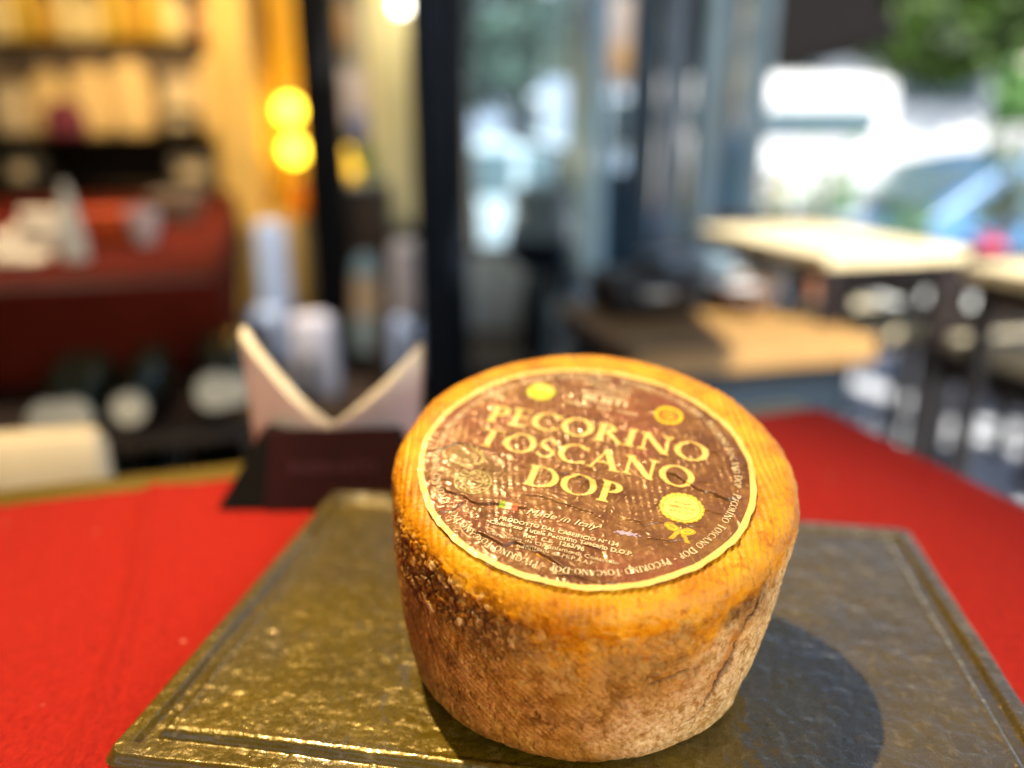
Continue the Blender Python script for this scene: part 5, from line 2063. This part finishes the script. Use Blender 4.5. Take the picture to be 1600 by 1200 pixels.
# it stands on a low white crate
crz = at(1545, 400, 3.0).z
cr_ = empty('crate', (q.x + .02, 3.02, .024), .2)
tag(cr_, 'grey crate under the raspberry red shopping bag', 'crate')
for k in range(3):
    bx('slat', (0, -.15, .08 + k * (crz - .1) / 3), (.40, .014, (crz - .1) / 3 - .02), mat('grey_crate', (.38, .38, .42), .7), cr_, .003)
    bx('slat', (0, .15, .08 + k * (crz - .1) / 3), (.40, .014, (crz - .1) / 3 - .02), mat('grey_crate', (.38, .38, .42), .7), cr_, .003)
for sx in (-1, 1):
    bx('end_panel', (sx * .195, 0, (crz - .06) / 2), (.014, .29, crz - .06), mat('grey_crate', (.38, .38, .42), .7), cr_, .003)
bx('crate_lid', (0, 0, crz - .05), (.42, .34, .016), mat('grey_crate', (.38, .38, .42), .7), cr_, .003)
bag.location.z = .024 + crz - .042
MB().box((0, 0, .035), (.12, .08, .07), None, .018, 3, taper=.9).build('bag_body', mat('raspberry', (.62, .05, .12), .6), bag)
for sy in (-1, 1):
    MB().tube([(-.03, sy * .02, .065), (-.025, sy * .02, .09), (.025, sy * .02, .09), (.03, sy * .02, .065)], .004, 8).build('handle', mat('raspberry', (.62, .05, .12), .6), bag)

def potted_shrub(px, Y, w_, h_, label, n_, m_leaf, seed, blossom=None):
    q_ = at(px, 206, Y)
    rg = np.random.default_rng(seed)
    t = empty('potted_shrub', (q_.x, Y, .024 if Y < 4.7 else -.55))
    tag(t, label, 'plant')
    MB().lathe([(0, 0), (.13, 0), (.17, .30), (.15, .30), (0, .26)], n=24).build('pot', mat('terracotta', (.30, .12, .06), .8), t)
    m = MB()
    tips = []
    for k in range(12):
        a = k * 2.4
        r_ = w_ * rg.uniform(.2, .95)
        tip = (math.cos(a) * r_, math.sin(a) * r_ * .6, h_ * rg.uniform(.55, 1.0))
        m.tube([(0, 0, .25), (tip[0] * .35, tip[1] * .35, .25 + (tip[2] - .25) * .6), tip], [.008, .006, .002], 5)
        tips.append(tip)
    m.build('stems', mat('bark', (.10, .07, .045), .9), t)
    V, F = [], []
    for k in range(n_):
        tp = np.array(tips[rg.integers(len(tips))])
        p_ = tp * np.array([1, 1, 1]) * rg.uniform(.55, 1.02) + rg.normal(size=3) * .035
        p_[2] = max(p_[2], .3)
        a_ = rg.normal(size=3); a_ /= np.linalg.norm(a_)
        b_ = np.cross(a_, rg.normal(size=3)); b_ /= np.linalg.norm(b_) + 1e-9
        s_ = .035 * rg.uniform(.6, 1.3)
        i0 = len(V)
        V += [p_ - a_ * s_, p_ + b_ * s_ * .45, p_ + a_ * s_, p_ - b_ * s_ * .45]
        F.append((i0, i0 + 1, i0 + 2, i0 + 3))
    link('leaves', poly_mesh('leaves', V, F), m_leaf, t)
    if blossom:
        mb = MB()
        for k in range(26):
            tp = Vector(tips[k % 12]) * rg.uniform(.8, 1.02)
            mb.lathe([(0, -.022), (.022, 0), (0, .022)], c=tp, n=7)
        mb.build('blossoms', blossom, t)


potted_shrub(1195, 4.55, .26, .95, 'potted shrub with coral blossoms at the corner of the terrace', 260, LM4, 31, mat('coral_petal', (.85, .30, .14), .6))
potted_shrub(1300, 4.6, .34, 1.02, 'loose green potted shrub in front of the white van', 200, LM4, 32)
potted_shrub(1440, 4.6, .34, .80, 'low green potted shrub in front of the blue car', 160, LM4, 33)
potted_shrub(1590, 4.6, .30, 1.05, 'green potted shrub at the right edge of the terrace', 240, LM1, 34)

# awning / parasol at the upper right
aw = empty('dark_awning', (at(1300, 60, 4.6).x, 4.6, 0), R(0))
tag(aw, 'charcoal awning with drooping edge at the upper right', 'awning')
M_awn = mat('charcoal_canvas', (.008, .007, .007), .9, var=.12, spec=.08)
za, zb_ = at(1200, 118, 4.6).z, at(1400, 60, 4.6).z
xa, xb = at(1185, 60, 4.6).x - aw.location.x, at(1400, 60, 4.6).x - aw.location.x
Va = [(xa, 0, za), (xb, 0, zb_), (xb, .9, zb_ + .75), (xa, .9, za + .85), (xa, -.012, za + .0), (xb, -.012, zb_), (xa, -.012, za - .0)]
nn = 24
V, F = [], []
for i in range(nn + 1):
    s = i / nn
    x_ = xa + (xb - xa) * s
    z_ = za + (zb_ - za) * s
    V += [(x_, 1.2, z_ + .9), (x_, 0, z_ + .06), (x_, -.02 + .008 * math.sin(s * 40), z_ - .015 + .012 * math.cos(s * 50))]
for i in range(nn):
    for j in range(2):
        F.append((i * 3 + j, i * 3 + j + 1, i * 3 + 4 + j, i * 3 + 3 + j))
o = link('canvas', poly_mesh('canvas', V, F), M_awn, aw)
o.modifiers.new('t', 'SOLIDIFY').thickness = .008
MB().tube([(xa + .1, 1.15, -.4), (xa + .1, 1.15, za + .85)], .025).build('pole', M_blk, aw)
MB().tube([(xa, .03, za + .04), (xb, .03, zb_ + .04)], .018).build('front_bar', M_blk, aw)

print('objects', len(bpy.data.objects))
